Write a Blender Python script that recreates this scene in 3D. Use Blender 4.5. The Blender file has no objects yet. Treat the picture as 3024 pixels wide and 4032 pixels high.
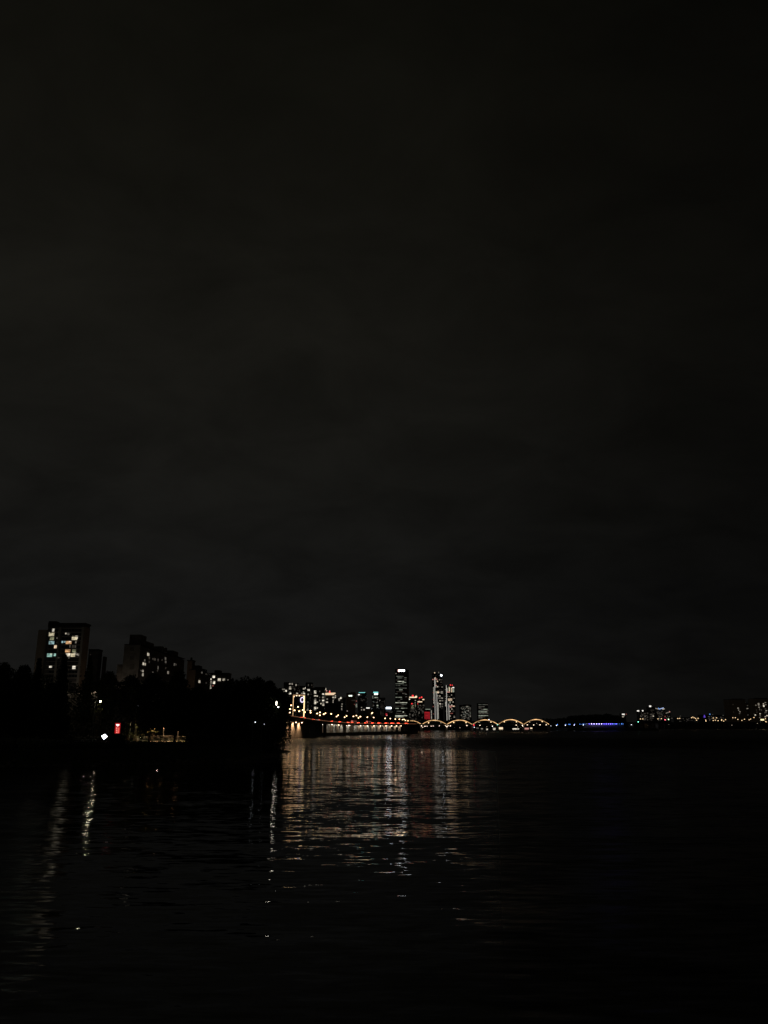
import bpy, math, random
import numpy as np
from mathutils import Vector

random.seed(7)
rng = np.random.default_rng(7)
S = bpy.context.scene
COL = S.collection

# ------------------------------------------------------------------ camera geometry (photo is 3024 x 4032)
F = 3024.0
CX, CY, HOR = 1512.0, 2016.0, 2853.0
H = 10.0                                   # eye height above the water
PITCH = math.atan((HOR - CY) / F)
CP, SP = math.cos(PITCH), math.sin(PITCH)

def ray(px, py):
    u = (px - CX) / F; v = (CY - py) / F
    return Vector((u, CP - v * SP, SP + v * CP))

def P(px, py, Y):
    d = ray(px, py); t = Y / d.y
    return Vector((d.x * t, Y, H + d.z * t))

def G(px, py, z=0.0):
    d = ray(px, py); t = (z - H) / d.z
    return Vector((d.x * t, d.y * t, z))

def on_plane(px, py, p0, n):
    d = ray(px, py); o = Vector((0, 0, H))
    t = (Vector(p0) - o).dot(n) / d.dot(n)
    return o + d * t

def zoomer(ox, oy, s):
    return lambda x, y: (ox + x * s, oy + y * s)
Z1 = zoomer(0, 2400, .36166)
ZA = zoomer(120, 2420, .15672)
Z2 = zoomer(400, 2450, .36166)
Z4 = zoomer(1080, 2600, .24111)
Z5 = zoomer(1400, 2600, .27125)
Z6 = zoomer(1650, 2700, .36166)
ZT = zoomer(1540, 2600, .16878)
ZB = zoomer(1840, 2800, .21700)
ZI = zoomer(2080, 2790, .24111)
ZR = zoomer(2480, 2740, .18083)
ZS = zoomer(2740, 2740, .17119)
ZC = zoomer(1500, 2800, .21700)

# ------------------------------------------------------------------ materials
MATS = {}
def surf(name, col, rough=.8, scale=.4, var=.35, metal=0.0, detail=4):
    if name in MATS: return MATS[name]
    m = bpy.data.materials.new(name); m.use_nodes = True
    nt = m.node_tree; b = nt.nodes['Principled BSDF']
    tc = nt.nodes.new('ShaderNodeTexCoord'); n = nt.nodes.new('ShaderNodeTexNoise')
    n.inputs['Scale'].default_value = scale; n.inputs['Detail'].default_value = detail
    nt.links.new(tc.outputs['Object'], n.inputs['Vector'])
    r = nt.nodes.new('ShaderNodeValToRGB')
    r.color_ramp.elements[0].position = .3; r.color_ramp.elements[1].position = .7
    r.color_ramp.elements[0].color = (*[c * (1 - var) for c in col], 1)
    r.color_ramp.elements[1].color = (*[min(1, c * (1 + var)) for c in col], 1)
    nt.links.new(n.outputs['Fac'], r.inputs['Fac'])
    nt.links.new(r.outputs['Color'], b.inputs['Base Color'])
    b.inputs['Roughness'].default_value = rough; b.inputs['Metallic'].default_value = metal
    MATS[name] = m
    return m

def glow(name, col, strength, sample=False, vary=0.0):
    """something that gives off light: lamp lens, lit window, illuminated sign"""
    if name in MATS: return MATS[name]
    m = bpy.data.materials.new(name); m.use_nodes = True
    nt = m.node_tree; b = nt.nodes['Principled BSDF']
    b.inputs['Base Color'].default_value = (*[c * .3 for c in col], 1)
    b.inputs['Emission Color'].default_value = (*col, 1)
    b.inputs['Emission Strength'].default_value = strength
    if vary:                                  # curtains and furniture make a lit room uneven
        tc = nt.nodes.new('ShaderNodeTexCoord'); n = nt.nodes.new('ShaderNodeTexNoise')
        n.inputs['Scale'].default_value = vary; n.inputs['Detail'].default_value = 2
        nt.links.new(tc.outputs['Object'], n.inputs['Vector'])
        mr = nt.nodes.new('ShaderNodeMapRange')
        mr.inputs['From Min'].default_value = .35; mr.inputs['From Max'].default_value = .65
        mr.inputs['To Min'].default_value = strength * .35; mr.inputs['To Max'].default_value = strength * 1.6
        nt.links.new(n.outputs['Fac'], mr.inputs['Value'])
        nt.links.new(mr.outputs['Result'], b.inputs['Emission Strength'])
    m.cycles.emission_sampling = 'FRONT' if sample else 'NONE'
    MATS[name] = m
    return m

CONC = surf('concrete', (.30, .29, .27), .85, .25)
CONCD = surf('weathered_concrete', (.16, .15, .14), .9, .3)
PAINT = surf('pale_painted_render', (.50, .45, .38), .85, .15, .15)
BROWNW = surf('brown_render', (.24, .17, .12), .85, .15, .2)
FACADE = surf('dark_glazed_facade', (.045, .05, .055), .35, .1, .3)
FACADE2 = surf('grey_panel_facade', (.12, .12, .125), .6, .1, .25)
ROOFM = surf('roof_felt', (.05, .05, .05), .9, .3)
STEEL = surf('galvanised_steel', (.35, .35, .34), .45, 2., .2, .6)
DARKST = surf('dark_painted_steel', (.05, .05, .055), .5, 2., .2, .3)
ASPH = surf('asphalt', (.05, .05, .05), .9, 1.5)
GRASS = surf('bank_turf', (.035, .05, .02), .95, .35, .5, 0, 6)
SOIL = surf('far_soil', (.05, .05, .04), .95, .05, .4)
PAVE = surf('pale_paving', (.34, .30, .25), .85, .8, .2)
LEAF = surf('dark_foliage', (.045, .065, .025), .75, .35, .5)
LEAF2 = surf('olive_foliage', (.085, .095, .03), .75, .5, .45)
BARK = surf('bark', (.09, .07, .05), .9, 3., .4)
ROCK = surf('revetment_stone', (.16, .15, .13), .9, .8, .45)
CARM = [surf('car_paint_grey', (.18, .18, .19), .35, 1, .05), surf('car_paint_white', (.6, .6, .58), .35, 1, .05), surf('car_paint_black', (.02, .02, .022), .3, 1, .05)]
GLASSD = surf('dark_window_glass', (.02, .025, .03), .12, .6, .3)

WARM = (1.0, .72, .40); CREAM = (1.0, .86, .62); WHITE = (.95, .97, 1.0); COOL = (.72, .88, 1.0)
LAMPW = glow('street_lamp_lens', (1.0, .66, .32), 6, True)
LAMPB = glow('pier_lamp_lens', (1.0, .72, .46), 9, True)
LAMPC = glow('white_lamp_lens', (.90, .94, 1.0), 3, True)
REDL = glow('red_light', (1.0, .05, .05), 1.3)
TAIL = glow('tail_light', (1.0, .08, .035), 9, True)

# ------------------------------------------------------------------ mesh helpers
class MB:
    def __init__(s): s.v = []; s.f = []
    def quad(s, a, b, c, d):
        i = len(s.v); s.v += [tuple(a), tuple(b), tuple(c), tuple(d)]; s.f.append((i, i + 1, i + 2, i + 3))
    def hexa(s, b4, t4):
        i = len(s.v); s.v += [tuple(p) for p in b4] + [tuple(p) for p in t4]
        s.f += [(i + 3, i + 2, i + 1, i), (i + 4, i + 5, i + 6, i + 7)]
        for k in range(4):
            s.f.append((i + k, i + (k + 1) % 4, i + 4 + (k + 1) % 4, i + 4 + k))
    def box(s, x0, x1, y0, y1, z0, z1, taper=0.0):
        t = taper
        s.hexa([(x0, y0, z0), (x1, y0, z0), (x1, y1, z0), (x0, y1, z0)],
               [(x0 + t, y0 + t, z1), (x1 - t, y0 + t, z1), (x1 - t, y1 - t, z1), (x0 + t, y1 - t, z1)])
    def obox(s, c, du, dn, su, sn, sz):       # box on its own axes: centre of the base, unit along, unit across
        c = Vector(c); du = Vector(du) * su / 2; dn = Vector(dn) * sn / 2; up = Vector((0, 0, sz))
        b = [c - du - dn, c + du - dn, c + du + dn, c - du + dn]
        s.hexa(b, [p + up for p in b])
    def tube(s, p0, p1, r0, r1, n=6):
        p0 = Vector(p0); p1 = Vector(p1); d = (p1 - p0)
        if d.length < 1e-6: return
        d.normalize(); a = d.orthogonal().normalized(); b = d.cross(a)
        i = len(s.v)
        for k in range(n):
            w = a * math.cos(2 * math.pi * k / n) + b * math.sin(2 * math.pi * k / n)
            s.v.append(tuple(p0 + w * r0)); s.v.append(tuple(p1 + w * r1))
        for k in range(n):
            j = (k + 1) % n
            s.f.append((i + 2 * k, i + 2 * j, i + 2 * j + 1, i + 2 * k + 1))
        s.f.append(tuple(i + 2 * k + 1 for k in range(n))); s.f.append(tuple(i + 2 * k for k in reversed(range(n))))
    def ball(s, c, rx, ry, rz, n=8, m=5):
        i = len(s.v); c = Vector(c)
        s.v.append((c.x, c.y, c.z + rz))
        for a in range(1, m):
            th = math.pi * a / m
            for k in range(n):
                ph = 2 * math.pi * k / n
                s.v.append((c.x + rx * math.sin(th) * math.cos(ph), c.y + ry * math.sin(th) * math.sin(ph), c.z + rz * math.cos(th)))
        s.v.append((c.x, c.y, c.z - rz)); e = len(s.v) - 1
        for k in range(n):
            s.f.append((i, i + 1 + k, i + 1 + (k + 1) % n))
            s.f.append((e, i + 1 + (m - 2) * n + (k + 1) % n, i + 1 + (m - 2) * n + k))
        for a in range(m - 2):
            for k in range(n):
                q = i + 1 + a * n; k2 = (k + 1) % n
                s.f.append((q + k, q + n + k, q + n + k2, q + k2))
    def mesh(s, name, mat, org=(0, 0, 0)):
        me = bpy.data.meshes.new(name)
        ox, oy, oz = org
        me.from_pydata([(x - ox, y - oy, z - oz) for x, y, z in s.v], [], s.f); me.update()
        if mat: me.materials.append(mat)
        return me
    def build(s, name, mat, parent=None, label=None):
        org = root_loc(parent)
        o = bpy.data.objects.new(name, s.mesh(name, mat, org)); COL.objects.link(o)
        if parent is not None: o.parent = parent
        if label: o['label'] = label
        return o

def root_loc(p):
    while p is not None and p.parent is not None: p = p.parent
    return tuple(p.location) if p is not None else (0, 0, 0)

def tag(o, label=None, cat=None, group=None, kind=None):
    if label: o['label'] = label
    if cat: o['category'] = cat
    if group: o['group'] = group
    if kind: o['kind'] = kind
    return o

def empty(name, loc, label, cat, group=None):
    o = bpy.data.objects.new(name, None); COL.objects.link(o); o.location = loc
    return tag(o, label, cat, group)

def share(name, me, parent, loc=(0, 0, 0), scale=(1, 1, 1), rz=0.0):
    o = bpy.data.objects.new(name, me); COL.objects.link(o); o.parent = parent
    o.location = loc; o.scale = scale; o.rotation_euler.z = rz
    return o

# ------------------------------------------------------------------ land and water
W = lambda x, y: (G(x, y).x, G(x, y).y)
SHORE = [(-500, 100), (-200, 160), W(0, 3022), W(400, 3014), W(900, 2999), W(1055, 2981), W(1130, 2958),
         (-47, 315), (-74, 350), (-100, 430), (-116, 520), (-122, 660), (-500, 660)]
SHN = np.array(SHORE, float)

def sdist(x, y):
    x = np.asarray(x, float); y = np.asarray(y, float)
    best = np.full(x.shape, 1e9); ins = np.zeros(x.shape, bool)
    n = len(SHN)
    for i in range(n):
        ax, ay = SHN[i]; bx, by = SHN[(i + 1) % n]
        if i not in (10, 11, 12):
            dx, dy = bx - ax, by - ay
            t = np.clip(((x - ax) * dx + (y - ay) * dy) / (dx * dx + dy * dy), 0, 1)
            best = np.minimum(best, np.hypot(x - ax - t * dx, y - ay - t * dy))
        c = ((ay > y) != (by > y))
        xi = (bx - ax) * (y - ay) / (by - ay + 1e-12) + ax
        ins ^= c & (x < xi)
    return np.where(ins, best, -best)

def sm(t):
    t = np.clip(t, 0, 1); return t * t * (3 - 2 * t)

def ground_z(x, y):
    d = sdist(x, y)
    z = 3.6 * sm(d / 9.) + 2.2 * sm((d - 25) / 95.) + 24 * sm((d - 150) / 140.)
    z = z + .25 * np.sin(np.asarray(x) * .21) * np.sin(np.asarray(y) * .17) * sm(d / 10)
    return np.where(d < 0, np.maximum(-2.5, d * .35), z)

def gz(x, y): return float(ground_z(np.array([x]), np.array([y]))[0])

def ground_hit(px, py):
    d = ray(px, py)
    for Y in np.arange(150, 640, 1.0):
        t = Y / d.y
        if H + d.z * t <= gz(d.x * t, Y): return Vector((d.x * t, float(Y), gz(d.x * t, Y)))
    return P(px, py, 300)

def grid_mesh(name, xs, ys, zf, mat, kind='structure'):
    X, Y = np.meshgrid(xs, ys); Zv = zf(X, Y)
    nx, ny = len(xs), len(ys)
    v = np.stack([X, Y, Zv], -1).reshape(-1, 3)
    idx = np.arange(nx * ny).reshape(ny, nx)
    q = np.stack([idx[:-1, :-1], idx[:-1, 1:], idx[1:, 1:], idx[1:, :-1]], -1).reshape(-1, 4)
    o = mesh_np(name, v, q, mat)
    for p in o.data.polygons: p.use_smooth = True
    o['kind'] = kind
    return o

def mesh_np(name, v, q, mat, parent=None):
    org = np.array(root_loc(parent))
    me = bpy.data.meshes.new(name); k = q.shape[1]
    me.vertices.add(len(v)); me.vertices.foreach_set('co', (v - org).astype(np.float32).ravel())
    me.loops.add(q.size); me.loops.foreach_set('vertex_index', q.astype(np.int32).ravel())
    me.polygons.add(len(q)); me.polygons.foreach_set('loop_start', np.arange(0, q.size, k, dtype=np.int32))
    me.update(calc_edges=True); me.validate()
    me.materials.append(mat)
    o = bpy.data.objects.new(name, me); COL.objects.link(o)
    if parent is not None: o.parent = parent
    return o

grid_mesh('riverbank', np.arange(-470, -20, 2.5), np.arange(110, 662, 2.5), ground_z, GRASS)

mb = MB(); mb.quad((-9000, -600, -6), (9000, -600, -6), (9000, 14000, -6), (-9000, 14000, -6))
tag(mb.build('ground', SOIL), kind='structure')

def water_material():
    m = bpy.data.materials.new('river_water'); m.use_nodes = True
    nt = m.node_tree; L = nt.links; b = nt.nodes['Principled BSDF']
    b.inputs['Base Color'].default_value = (.006, .008, .007, 1)
    b.inputs['Roughness'].default_value = .025
    b.inputs['IOR'].default_value = 1.333; b.inputs['Specular IOR Level'].default_value = .42
    tc = nt.nodes.new('ShaderNodeTexCoord')
    def noise(sx, sy, detail, off):
        mp = nt.nodes.new('ShaderNodeMapping'); mp.inputs['Scale'].default_value = (sx, sy, 1)
        mp.inputs['Location'].default_value = (off, off * .7, 0); mp.inputs['Rotation'].default_value = (0, 0, .06)
        L.new(tc.outputs['Object'], mp.inputs['Vector'])
        n = nt.nodes.new('ShaderNodeTexNoise'); n.inputs['Scale'].default_value = 1; n.inputs['Detail'].default_value = detail
        n.inputs['Roughness'].default_value = .55
        L.new(mp.outputs['Vector'], n.inputs['Vector'])
        s = nt.nodes.new('ShaderNodeVectorMath'); s.operation = 'SUBTRACT'; s.inputs[1].default_value = (.5, .5, .5)
        L.new(n.outputs['Color'], s.inputs[0])
        return s.outputs['Vector']
    def vm(op, a, bb):
        n = nt.nodes.new('ShaderNodeVectorMath'); n.operation = op
        for i, x in enumerate((a, bb)):
            if isinstance(x, tuple): n.inputs[i].default_value = x
            else: L.new(x, n.inputs[i])
        return n.outputs['Vector']
    def ma(op, a, bb, c=None):
        n = nt.nodes.new('ShaderNodeMath'); n.operation = op
        for i, x in enumerate((a, bb, c)):
            if x is None: continue
            if isinstance(x, (int, float)): n.inputs[i].default_value = x
            else: L.new(x, n.inputs[i])
        return n.outputs[0]
    slope = vm('ADD', vm('MULTIPLY', noise(.36, 1.5, 2.4, 3.), (.14, .29, 0)), vm('MULTIPLY', noise(.07, .21, 1., 31.), (.06, .12, 0)))
    slope = vm('ADD', slope, vm('MULTIPLY', noise(.9, 4.2, 1., 11.), (.04, .08, 0)))
    # gusts: rougher patches of water between calmer ones
    sep = nt.nodes.new('ShaderNodeSeparateXYZ'); L.new(tc.outputs['Object'], sep.inputs[0])
    mpg = nt.nodes.new('ShaderNodeMapping'); mpg.inputs['Scale'].default_value = (.013, .008, 1)
    L.new(tc.outputs['Object'], mpg.inputs['Vector'])
    ng = nt.nodes.new('ShaderNodeTexNoise'); ng.inputs['Scale'].default_value = 1; ng.inputs['Detail'].default_value = 3
    L.new(mpg.outputs['Vector'], ng.inputs['Vector'])
    def rng_(v, a, bb, lo, hi):
        n = nt.nodes.new('ShaderNodeMapRange'); n.interpolation_type = 'SMOOTHSTEP'
        for k, x in zip(('From Min', 'From Max', 'To Min', 'To Max'), (a, bb, lo, hi)): n.inputs[k].default_value = x
        L.new(v, n.inputs['Value']); return n.outputs['Result']
    yy = ma('ADD', sep.outputs['Y'], ma('MULTIPLY', ma('SUBTRACT', ng.outputs['Fac'], .5), 230.))
    band = ma('MULTIPLY', rng_(yy, 285, 420, 0, 1), rng_(yy, 500, 700, 1, 0.2))
    edge = ma('ADD', ma('MULTIPLY_ADD', sep.outputs['Y'], .395, sep.outputs['X']), ma('MULTIPLY', ma('SUBTRACT', ng.outputs['Fac'], .5), 8.))
    dim_left = rng_(edge, -3.5, 1.5, 1, 0)              # rougher wedge added to dim the apartment windows' reflection
    near = rng_(sep.outputs['Y'], 60, 230, 1.5, 1.0)
    dim_right = rng_(ma('DIVIDE', sep.outputs['X'], ma('MAXIMUM', sep.outputs['Y'], 20.)), .07, .16, 0, 1)   # rougher wedge to the right, added to weaken reflections there
    amp = ma('ADD', ma('MULTIPLY_ADD', band, 3.2, .70), rng_(ng.outputs['Fac'], .4, .7, 0, .35))
    amp = ma('ADD', amp, ma('MULTIPLY', dim_right, rng_(sep.outputs['Y'], 90, 260, .8, 3.2)))
    amp = ma('MULTIPLY', ma('MULTIPLY', amp, near), ma('MULTIPLY_ADD', dim_left, .8, 1.0))
    sc = nt.nodes.new('ShaderNodeVectorMath'); sc.operation = 'SCALE'
    L.new(slope, sc.inputs[0]); L.new(amp, sc.inputs['Scale'])
    L.new(ma('ADD', ma('MULTIPLY_ADD', dim_right, .30, .012), ma('ADD', ma('MULTIPLY', band, .24), ma('MULTIPLY', dim_left, .24))), b.inputs['Roughness'])
    nrm = vm('NORMALIZE', vm('ADD', sc.outputs['Vector'], (0, 0, 1)), (0, 0, 0))
    L.new(nrm, b.inputs['Normal'])
    return m
mb = MB(); mb.quad((-7000, -300, 0), (7000, -300, 0), (7000, 9000, 0), (-7000, 9000, 0))
tag(mb.build('river_water', water_material()), kind='structure')

# far banks: one raised slab of land with a sloping edge
def slab(name, pts, ztop, mat, slope=6.):
    mbx = MB(); n = len(pts)
    c = Vector((sum(p[0] for p in pts) / n, sum(p[1] for p in pts) / n))
    inner = []
    for x, y in pts:
        d = (c - Vector((x, y))).normalized() * slope; inner.append((x + d.x, y + d.y, ztop))
    i = len(mbx.v)
    mbx.v += [(x, y, -1.5) for x, y in pts] + inner
    for k in range(n):
        j = (k + 1) % n; mbx.f.append((k, j, n + j, n + k))
    mbx.f.append(tuple(n + k for k in range(n)))
    return tag(mbx.build(name, mat), kind='structure')

xr = lambda px, Y: (px - CX) / F * Y
slab('south_bank', [(-1500, 650), (-128, 620), (-92, 700), (-35, 870), (-2, 930), (20, 1050), (24, 1560), (-1500, 1560)], 5., SOIL)
slab('far_bank', [(-6000, 1500), (xr(1640, 1500), 1500), (xr(2160, 1540), 1540), (xr(2300, 1700), 1700), (xr(2600, 1780), 1780), (xr(3024, 1905), 1905),
                  (3500, 2500), (7000, 3000), (7000, 9000), (-6000, 9000)], 4.5, SOIL)

# ------------------------------------------------------------------ foliage and trees
def leaf_quads(centres, size):
    n = len(centres)
    a = rng.normal(size=(n, 3)); a /= np.linalg.norm(a, axis=1)[:, None]
    b = rng.normal(size=(n, 3)); b -= (a * b).sum(1)[:, None] * a; b /= np.linalg.norm(b, axis=1)[:, None]
    s = (size * rng.uniform(.55, 1.35, n))[:, None]
    v = np.stack([centres - a * s, centres + b * s * .55, centres + a * s, centres - b * s * .55], 1).reshape(-1, 3)
    return v, np.arange(4 * n).reshape(n, 4)

def clump_points(cs, rs, per):
    out = []
    for c, r in zip(cs, rs):
        d = rng.normal(size=(per, 3)); d /= np.linalg.norm(d, axis=1)[:, None]
        out.append(np.array(c) + d * (rng.uniform(.3, 1., per) ** .5)[:, None] * r * np.array([1, 1, .8]))
    return np.concatenate(out)

def tree(label, cx, ytop, hw, Y, ybot, shape='broad', group=None, mat=LEAF, name='broadleaf_tree', leaf=.44, n=84, per=64):
    top = P(cx, ytop, Y); x = top.x; zt = top.z; zb = P(cx, ybot, Y).z
    r = hw / F * Y; g = gz(x, Y); g = g if g > .2 else 1.2
    zb = max(zb, g + .6)
    root = empty(name, (x, Y, g - .3), label, 'tree', group)
    cs, rs = [], []
    hgt = zt - zb
    for k in range(n):
        t = (k + .5) / n
        if shape == 'cone':
            w = r * (1.02 - t) ** .75; cr = max(.5, w * .38)
        elif shape == 'weeping':
            w = r * (1 - (2 * t - 1) ** 4 * .5); cr = r * .30
        else:
            w = r * math.sqrt(max(.04, 1 - ((t - .42) / .6) ** 2)) ; cr = r * .30
        an = k * 2.39996; q = math.sqrt(rng.uniform(.25, 1)) * max(0, w - cr)
        zc = zb + t * (hgt - cr * .8)
        cs.append((x + math.cos(an) * q, Y + math.sin(an) * q * .9, min(zc, zt - cr * .8))); rs.append(cr * rng.uniform(.75, 1.15))
    # a top clump that fixes the height seen in the photo
    cs.append((x, Y, zt - rs[-1] * .8))
    pts = clump_points(cs, rs, per)
    if shape == 'weeping':                     # hanging strands
        for k in range(60):
            an = rng.uniform(0, 2 * math.pi); q = r * rng.uniform(.45, 1.05)
            zz0 = zb + hgt * rng.uniform(.25, .75); ln = rng.uniform(.3, 1.) * (zz0 - g)
            m = 34; u = rng.uniform(0, 1, m)
            st = np.stack([np.full(m, x + math.cos(an) * q), np.full(m, Y + math.sin(an) * q), zz0 - u * ln], 1) + rng.normal(size=(m, 3)) * .18
            pts = np.concatenate([pts, st])
    v, q = leaf_quads(pts, leaf)
    mesh_np('crown', v, q, mat, root)
    t = MB(); tr = max(.16, r * .055)
    tt = Vector((x + rng.normal() * .3, Y, zb + hgt * .55))
    t.tube((x, Y, g - .4), (x, Y, g + .5), tr * 1.5, tr, 8); t.tube((x, Y, g + .5), tt, tr, tr * .45, 8)
    for c in cs[2:n:5]:
        k = rng.uniform(.25, .8); a = Vector((x, Y, g)).lerp(tt, k)
        t.tube(a, c, tr * .38, tr * .12, 5)
    t.build('trunk', BARK, root)
    return root

TREES = [
    ('spreading dark tree rising at the edge of the grove below the tall apartment block', 16, 2603, 92, 228, 2890, 'broad'),
    ('low rounded tree between the spreading tree and the small pointed one', 98, 2613, 72, 234, 2890, 'broad'),
    ('small pointed tree hiding the pale side wall of the tall apartment block', 157, 2590, 40, 230, 2890, 'cone'),
    ('tall pointed tree standing in front of the lit windows of the apartment block', 256, 2576, 55, 232, 2888, 'cone'),
    ('short bushy tree added in the gap between the two pointed trees below the apartment block', 206, 2688, 58, 229, 2892, 'broad'),  # added to block the reflection of the apartment windows
    ('tall pointed tree at the brown end wall of the apartment block', 358, 2582, 52, 350, 2840, 'cone'),
    ('rounded dark tree between the apartment block and the long stepped slab', 432, 2638, 62, 352, 2820, 'broad'),
    ('broad dark tree under the windowless end wall of the long slab block', 520, 2652, 66, 362, 2812, 'broad'),
    ('broad dark tree under the lit windows of the long slab block', 608, 2646, 72, 256, 2864, 'broad'),
    ('full dark tree under the far end of the long slab block', 706, 2637, 66, 258, 2866, 'broad'),
    ('lower dark tree under the brick coloured block with the stair tower', 782, 2698, 62, 262, 2868, 'broad'),
    ('lowest dark tree in the notch below the brightest small windows', 848, 2708, 58, 264, 2885, 'broad'),
    ('big domed tree at the point of the bank, its crown touching the low lit block', 920, 2667, 92, 266, 2885, 'broad'),
    ('domed tree in the very middle of the rounded crowns at the point', 966, 2660, 92, 274, 2885, 'broad'),
    ('domed tree at the point whose crown begins to slope towards the river', 1015, 2660, 86, 268, 2885, 'broad'),
    ('slim dark tree on the sloping shoulder of the domed crowns', 1062, 2676, 62, 280, 2890, 'broad'),
    ('weeping tree trailing branches over the water at the tip of the bank', 1098, 2708, 52, 292, 2898, 'weeping'),
]
for i, a in enumerate(TREES):
    nm = 'pointed_tree' if a[6] == 'cone' else ('weeping_tree' if a[6] == 'weeping' else 'broadleaf_tree')
    tree(*a, group='dark trees along the river bank', name=nm)

def wood(name, pts_list, per, leaf, mat=LEAF):
    cs = [p[0] for p in pts_list]; rs = [p[1] for p in pts_list]
    v, q = leaf_quads(clump_points(cs, rs, per), leaf)
    o = mesh_np(name, v, q, mat); o['kind'] = 'stuff'
    return o

# wood on the slope behind the first trees
pl = []
def lerp_tab(tab, x):
    for (x0, y0), (x1, y1) in zip(tab, tab[1:]):
        if x0 <= x <= x1: return y0 + (y1 - y0) * (x - x0) / (x1 - x0)
    return tab[-1][1] if x > tab[-1][0] else tab[0][1]
top_line = [(-120, 2612), (60, 2622), (140, 2636), (300, 2680), (420, 2668), (700, 2676), (780, 2720), (850, 2726), (960, 2730), (1050, 2760), (1085, 2800), (1105, 2850)]
for x in np.arange(-130, 1100, 13):
    for k in range(9):
        Y = rng.uniform(385, 440); yt = lerp_tab(top_line, x)
        y = yt + (2890 - yt) * (k / 8) ** 1.0 + rng.uniform(0, 8)
        p = P(x + rng.uniform(-8, 8), y, Y); r = rng.uniform(2.2, 3.6)
        if p.z - r < gz(p.x, Y) - 4: continue
        pl.append(((p.x, Y, p.z - r), r))
wood('woods', pl, 46, .55)
m = MB(); hx = []                                   # the wooded rise the apartments stand on
for x in np.arange(-260, 1090, 30):
    p = P(x, lerp_tab(top_line, x) + 50, 447.); hx.append((p.x, p.z))
for (xa, za), (xb, zb2) in zip(hx, hx[1:]):
    m.hexa([(xa * 424 / 447, 424, -1), (xb * 424 / 447, 424, -1), (xb * 1.4, 640, -1), (xa * 1.4, 640, -1)], [(xa, 447, za), (xb, 447, zb2), (xb * 1.4, 640, zb2), (xa * 1.4, 640, za)])
tag(m.build('hill', SOIL), kind='structure')
# undergrowth along the top of the bank
pl = []
for x in np.arange(-60, 1128, 7):
    if 340 < x < 770: continue
    for k in range(4):
        Y = rng.uniform(275, 330) if x < 760 else rng.uniform(262, 290)
        X = xr(x, Y); d = float(sdist(np.array([X]), np.array([Y]))[0])
        if d < 2: continue
        r = rng.uniform(.8, 1.7); pl.append(((X, Y, gz(X, Y) + rng.uniform(0, 3.2)), r))
for x in np.arange(180, 545, 5):                    # rough hedge added along the bank crest to block the red sign's reflection
    for k in range(3):
        Y = rng.uniform(221, 229); X = P(x, 2910, Y).x; r = rng.uniform(.5, .85); pl.append(((X, Y, gz(X, Y) + rng.uniform(.2, .75) + (rng.uniform(0, 1) if 438 < x < 482 else 0)), r))
for x in np.arange(440, 487, 2.5):                  # taller scrub added to keep the red sign's reflection off the water
    for k in range(7):
        Y = rng.uniform(223, 228); X = P(x, 2900, Y).x; pl.append(((X, Y, 3.6 + k * .5 + rng.uniform(-.1, .1)), .55))
wood('undergrowth', pl, 34, .30)

# grass tufts on the bank slope and stones at the waterline
pts = []
xs = rng.uniform(-190, -30, 26000); ys = rng.uniform(165, 330, 26000)
d = sdist(xs, ys); k = (d > 6) & (d < 70)
gp = np.stack([xs[k], ys[k], ground_z(xs[k], ys[k]) + .12], 1)
v, q = leaf_quads(gp, .28); o = mesh_np('grass', v, q, GRASS); o['kind'] = 'stuff'
mb = MB()
cnt = 0
for (ax, ay), (bx, by) in list(zip(SHORE, SHORE[1:]))[1:9]:
    L_ = math.hypot(bx - ax, by - ay); n_ = int(L_ / 1.1)
    for i in range(n_):
        for _ in range(2):
            t = rng.uniform(); X = ax + (bx - ax) * t; Y = ay + (by - ay) * t
            X += rng.normal() * 1.2; Y += rng.normal() * 1.6 + .8; s_ = rng.uniform(.25, .75)
            mb.ball((X, Y, max(-.2, gz(X, Y)) + .05), s_, s_ * rng.uniform(.7, 1.2), s_ * .6, 6, 4)
tag(mb.build('rubble', ROCK), kind='stuff')

# lit shrubs beside the red sign
def shrub(label, spec, mat, group, leaf=.22, per=60):
    """spec: list of (px, py, radius m) at depth Y"""
    Y = spec[0]; cs, rs = [], []
    for px, py, r in spec[1:]:
        p = P(px, py, Y + rng.uniform(-1, 1)); cs.append(tuple(p)); rs.append(r)
    bx = sum(c[0] for c in cs) / len(cs); g = gz(bx, Y)
    root = empty('shrub', (bx, Y, g), label, 'shrub', group)
    v, q = leaf_quads(clump_points(cs, rs, per), leaf); mesh_np('foliage', v, q, mat, root)
    t = MB()
    for c in cs: t.tube((bx + rng.normal() * .5, Y, g - .2), c, .09, .03, 5)
    t.build('stem', BARK, root)
    return root
SY = 300.
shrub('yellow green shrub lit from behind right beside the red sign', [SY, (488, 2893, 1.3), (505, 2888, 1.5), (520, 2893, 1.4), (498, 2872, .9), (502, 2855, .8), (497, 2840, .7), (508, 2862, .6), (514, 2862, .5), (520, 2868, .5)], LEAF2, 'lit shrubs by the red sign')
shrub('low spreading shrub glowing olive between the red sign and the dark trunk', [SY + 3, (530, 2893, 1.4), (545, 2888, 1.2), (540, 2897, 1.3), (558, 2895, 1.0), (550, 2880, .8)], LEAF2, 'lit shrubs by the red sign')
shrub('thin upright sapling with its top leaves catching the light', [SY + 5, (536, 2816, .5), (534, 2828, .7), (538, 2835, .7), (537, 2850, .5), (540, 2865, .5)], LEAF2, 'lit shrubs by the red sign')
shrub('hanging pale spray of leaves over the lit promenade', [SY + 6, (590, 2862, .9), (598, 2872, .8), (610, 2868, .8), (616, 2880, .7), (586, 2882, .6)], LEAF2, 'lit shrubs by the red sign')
shrub('small dark rounded bush at the near end of the lit promenade', [SY - 4, (553, 2900, .45), (556, 2903, .45), (552, 2905, .5), (558, 2906, .4)], LEAF, None, .16, 120)

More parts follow.
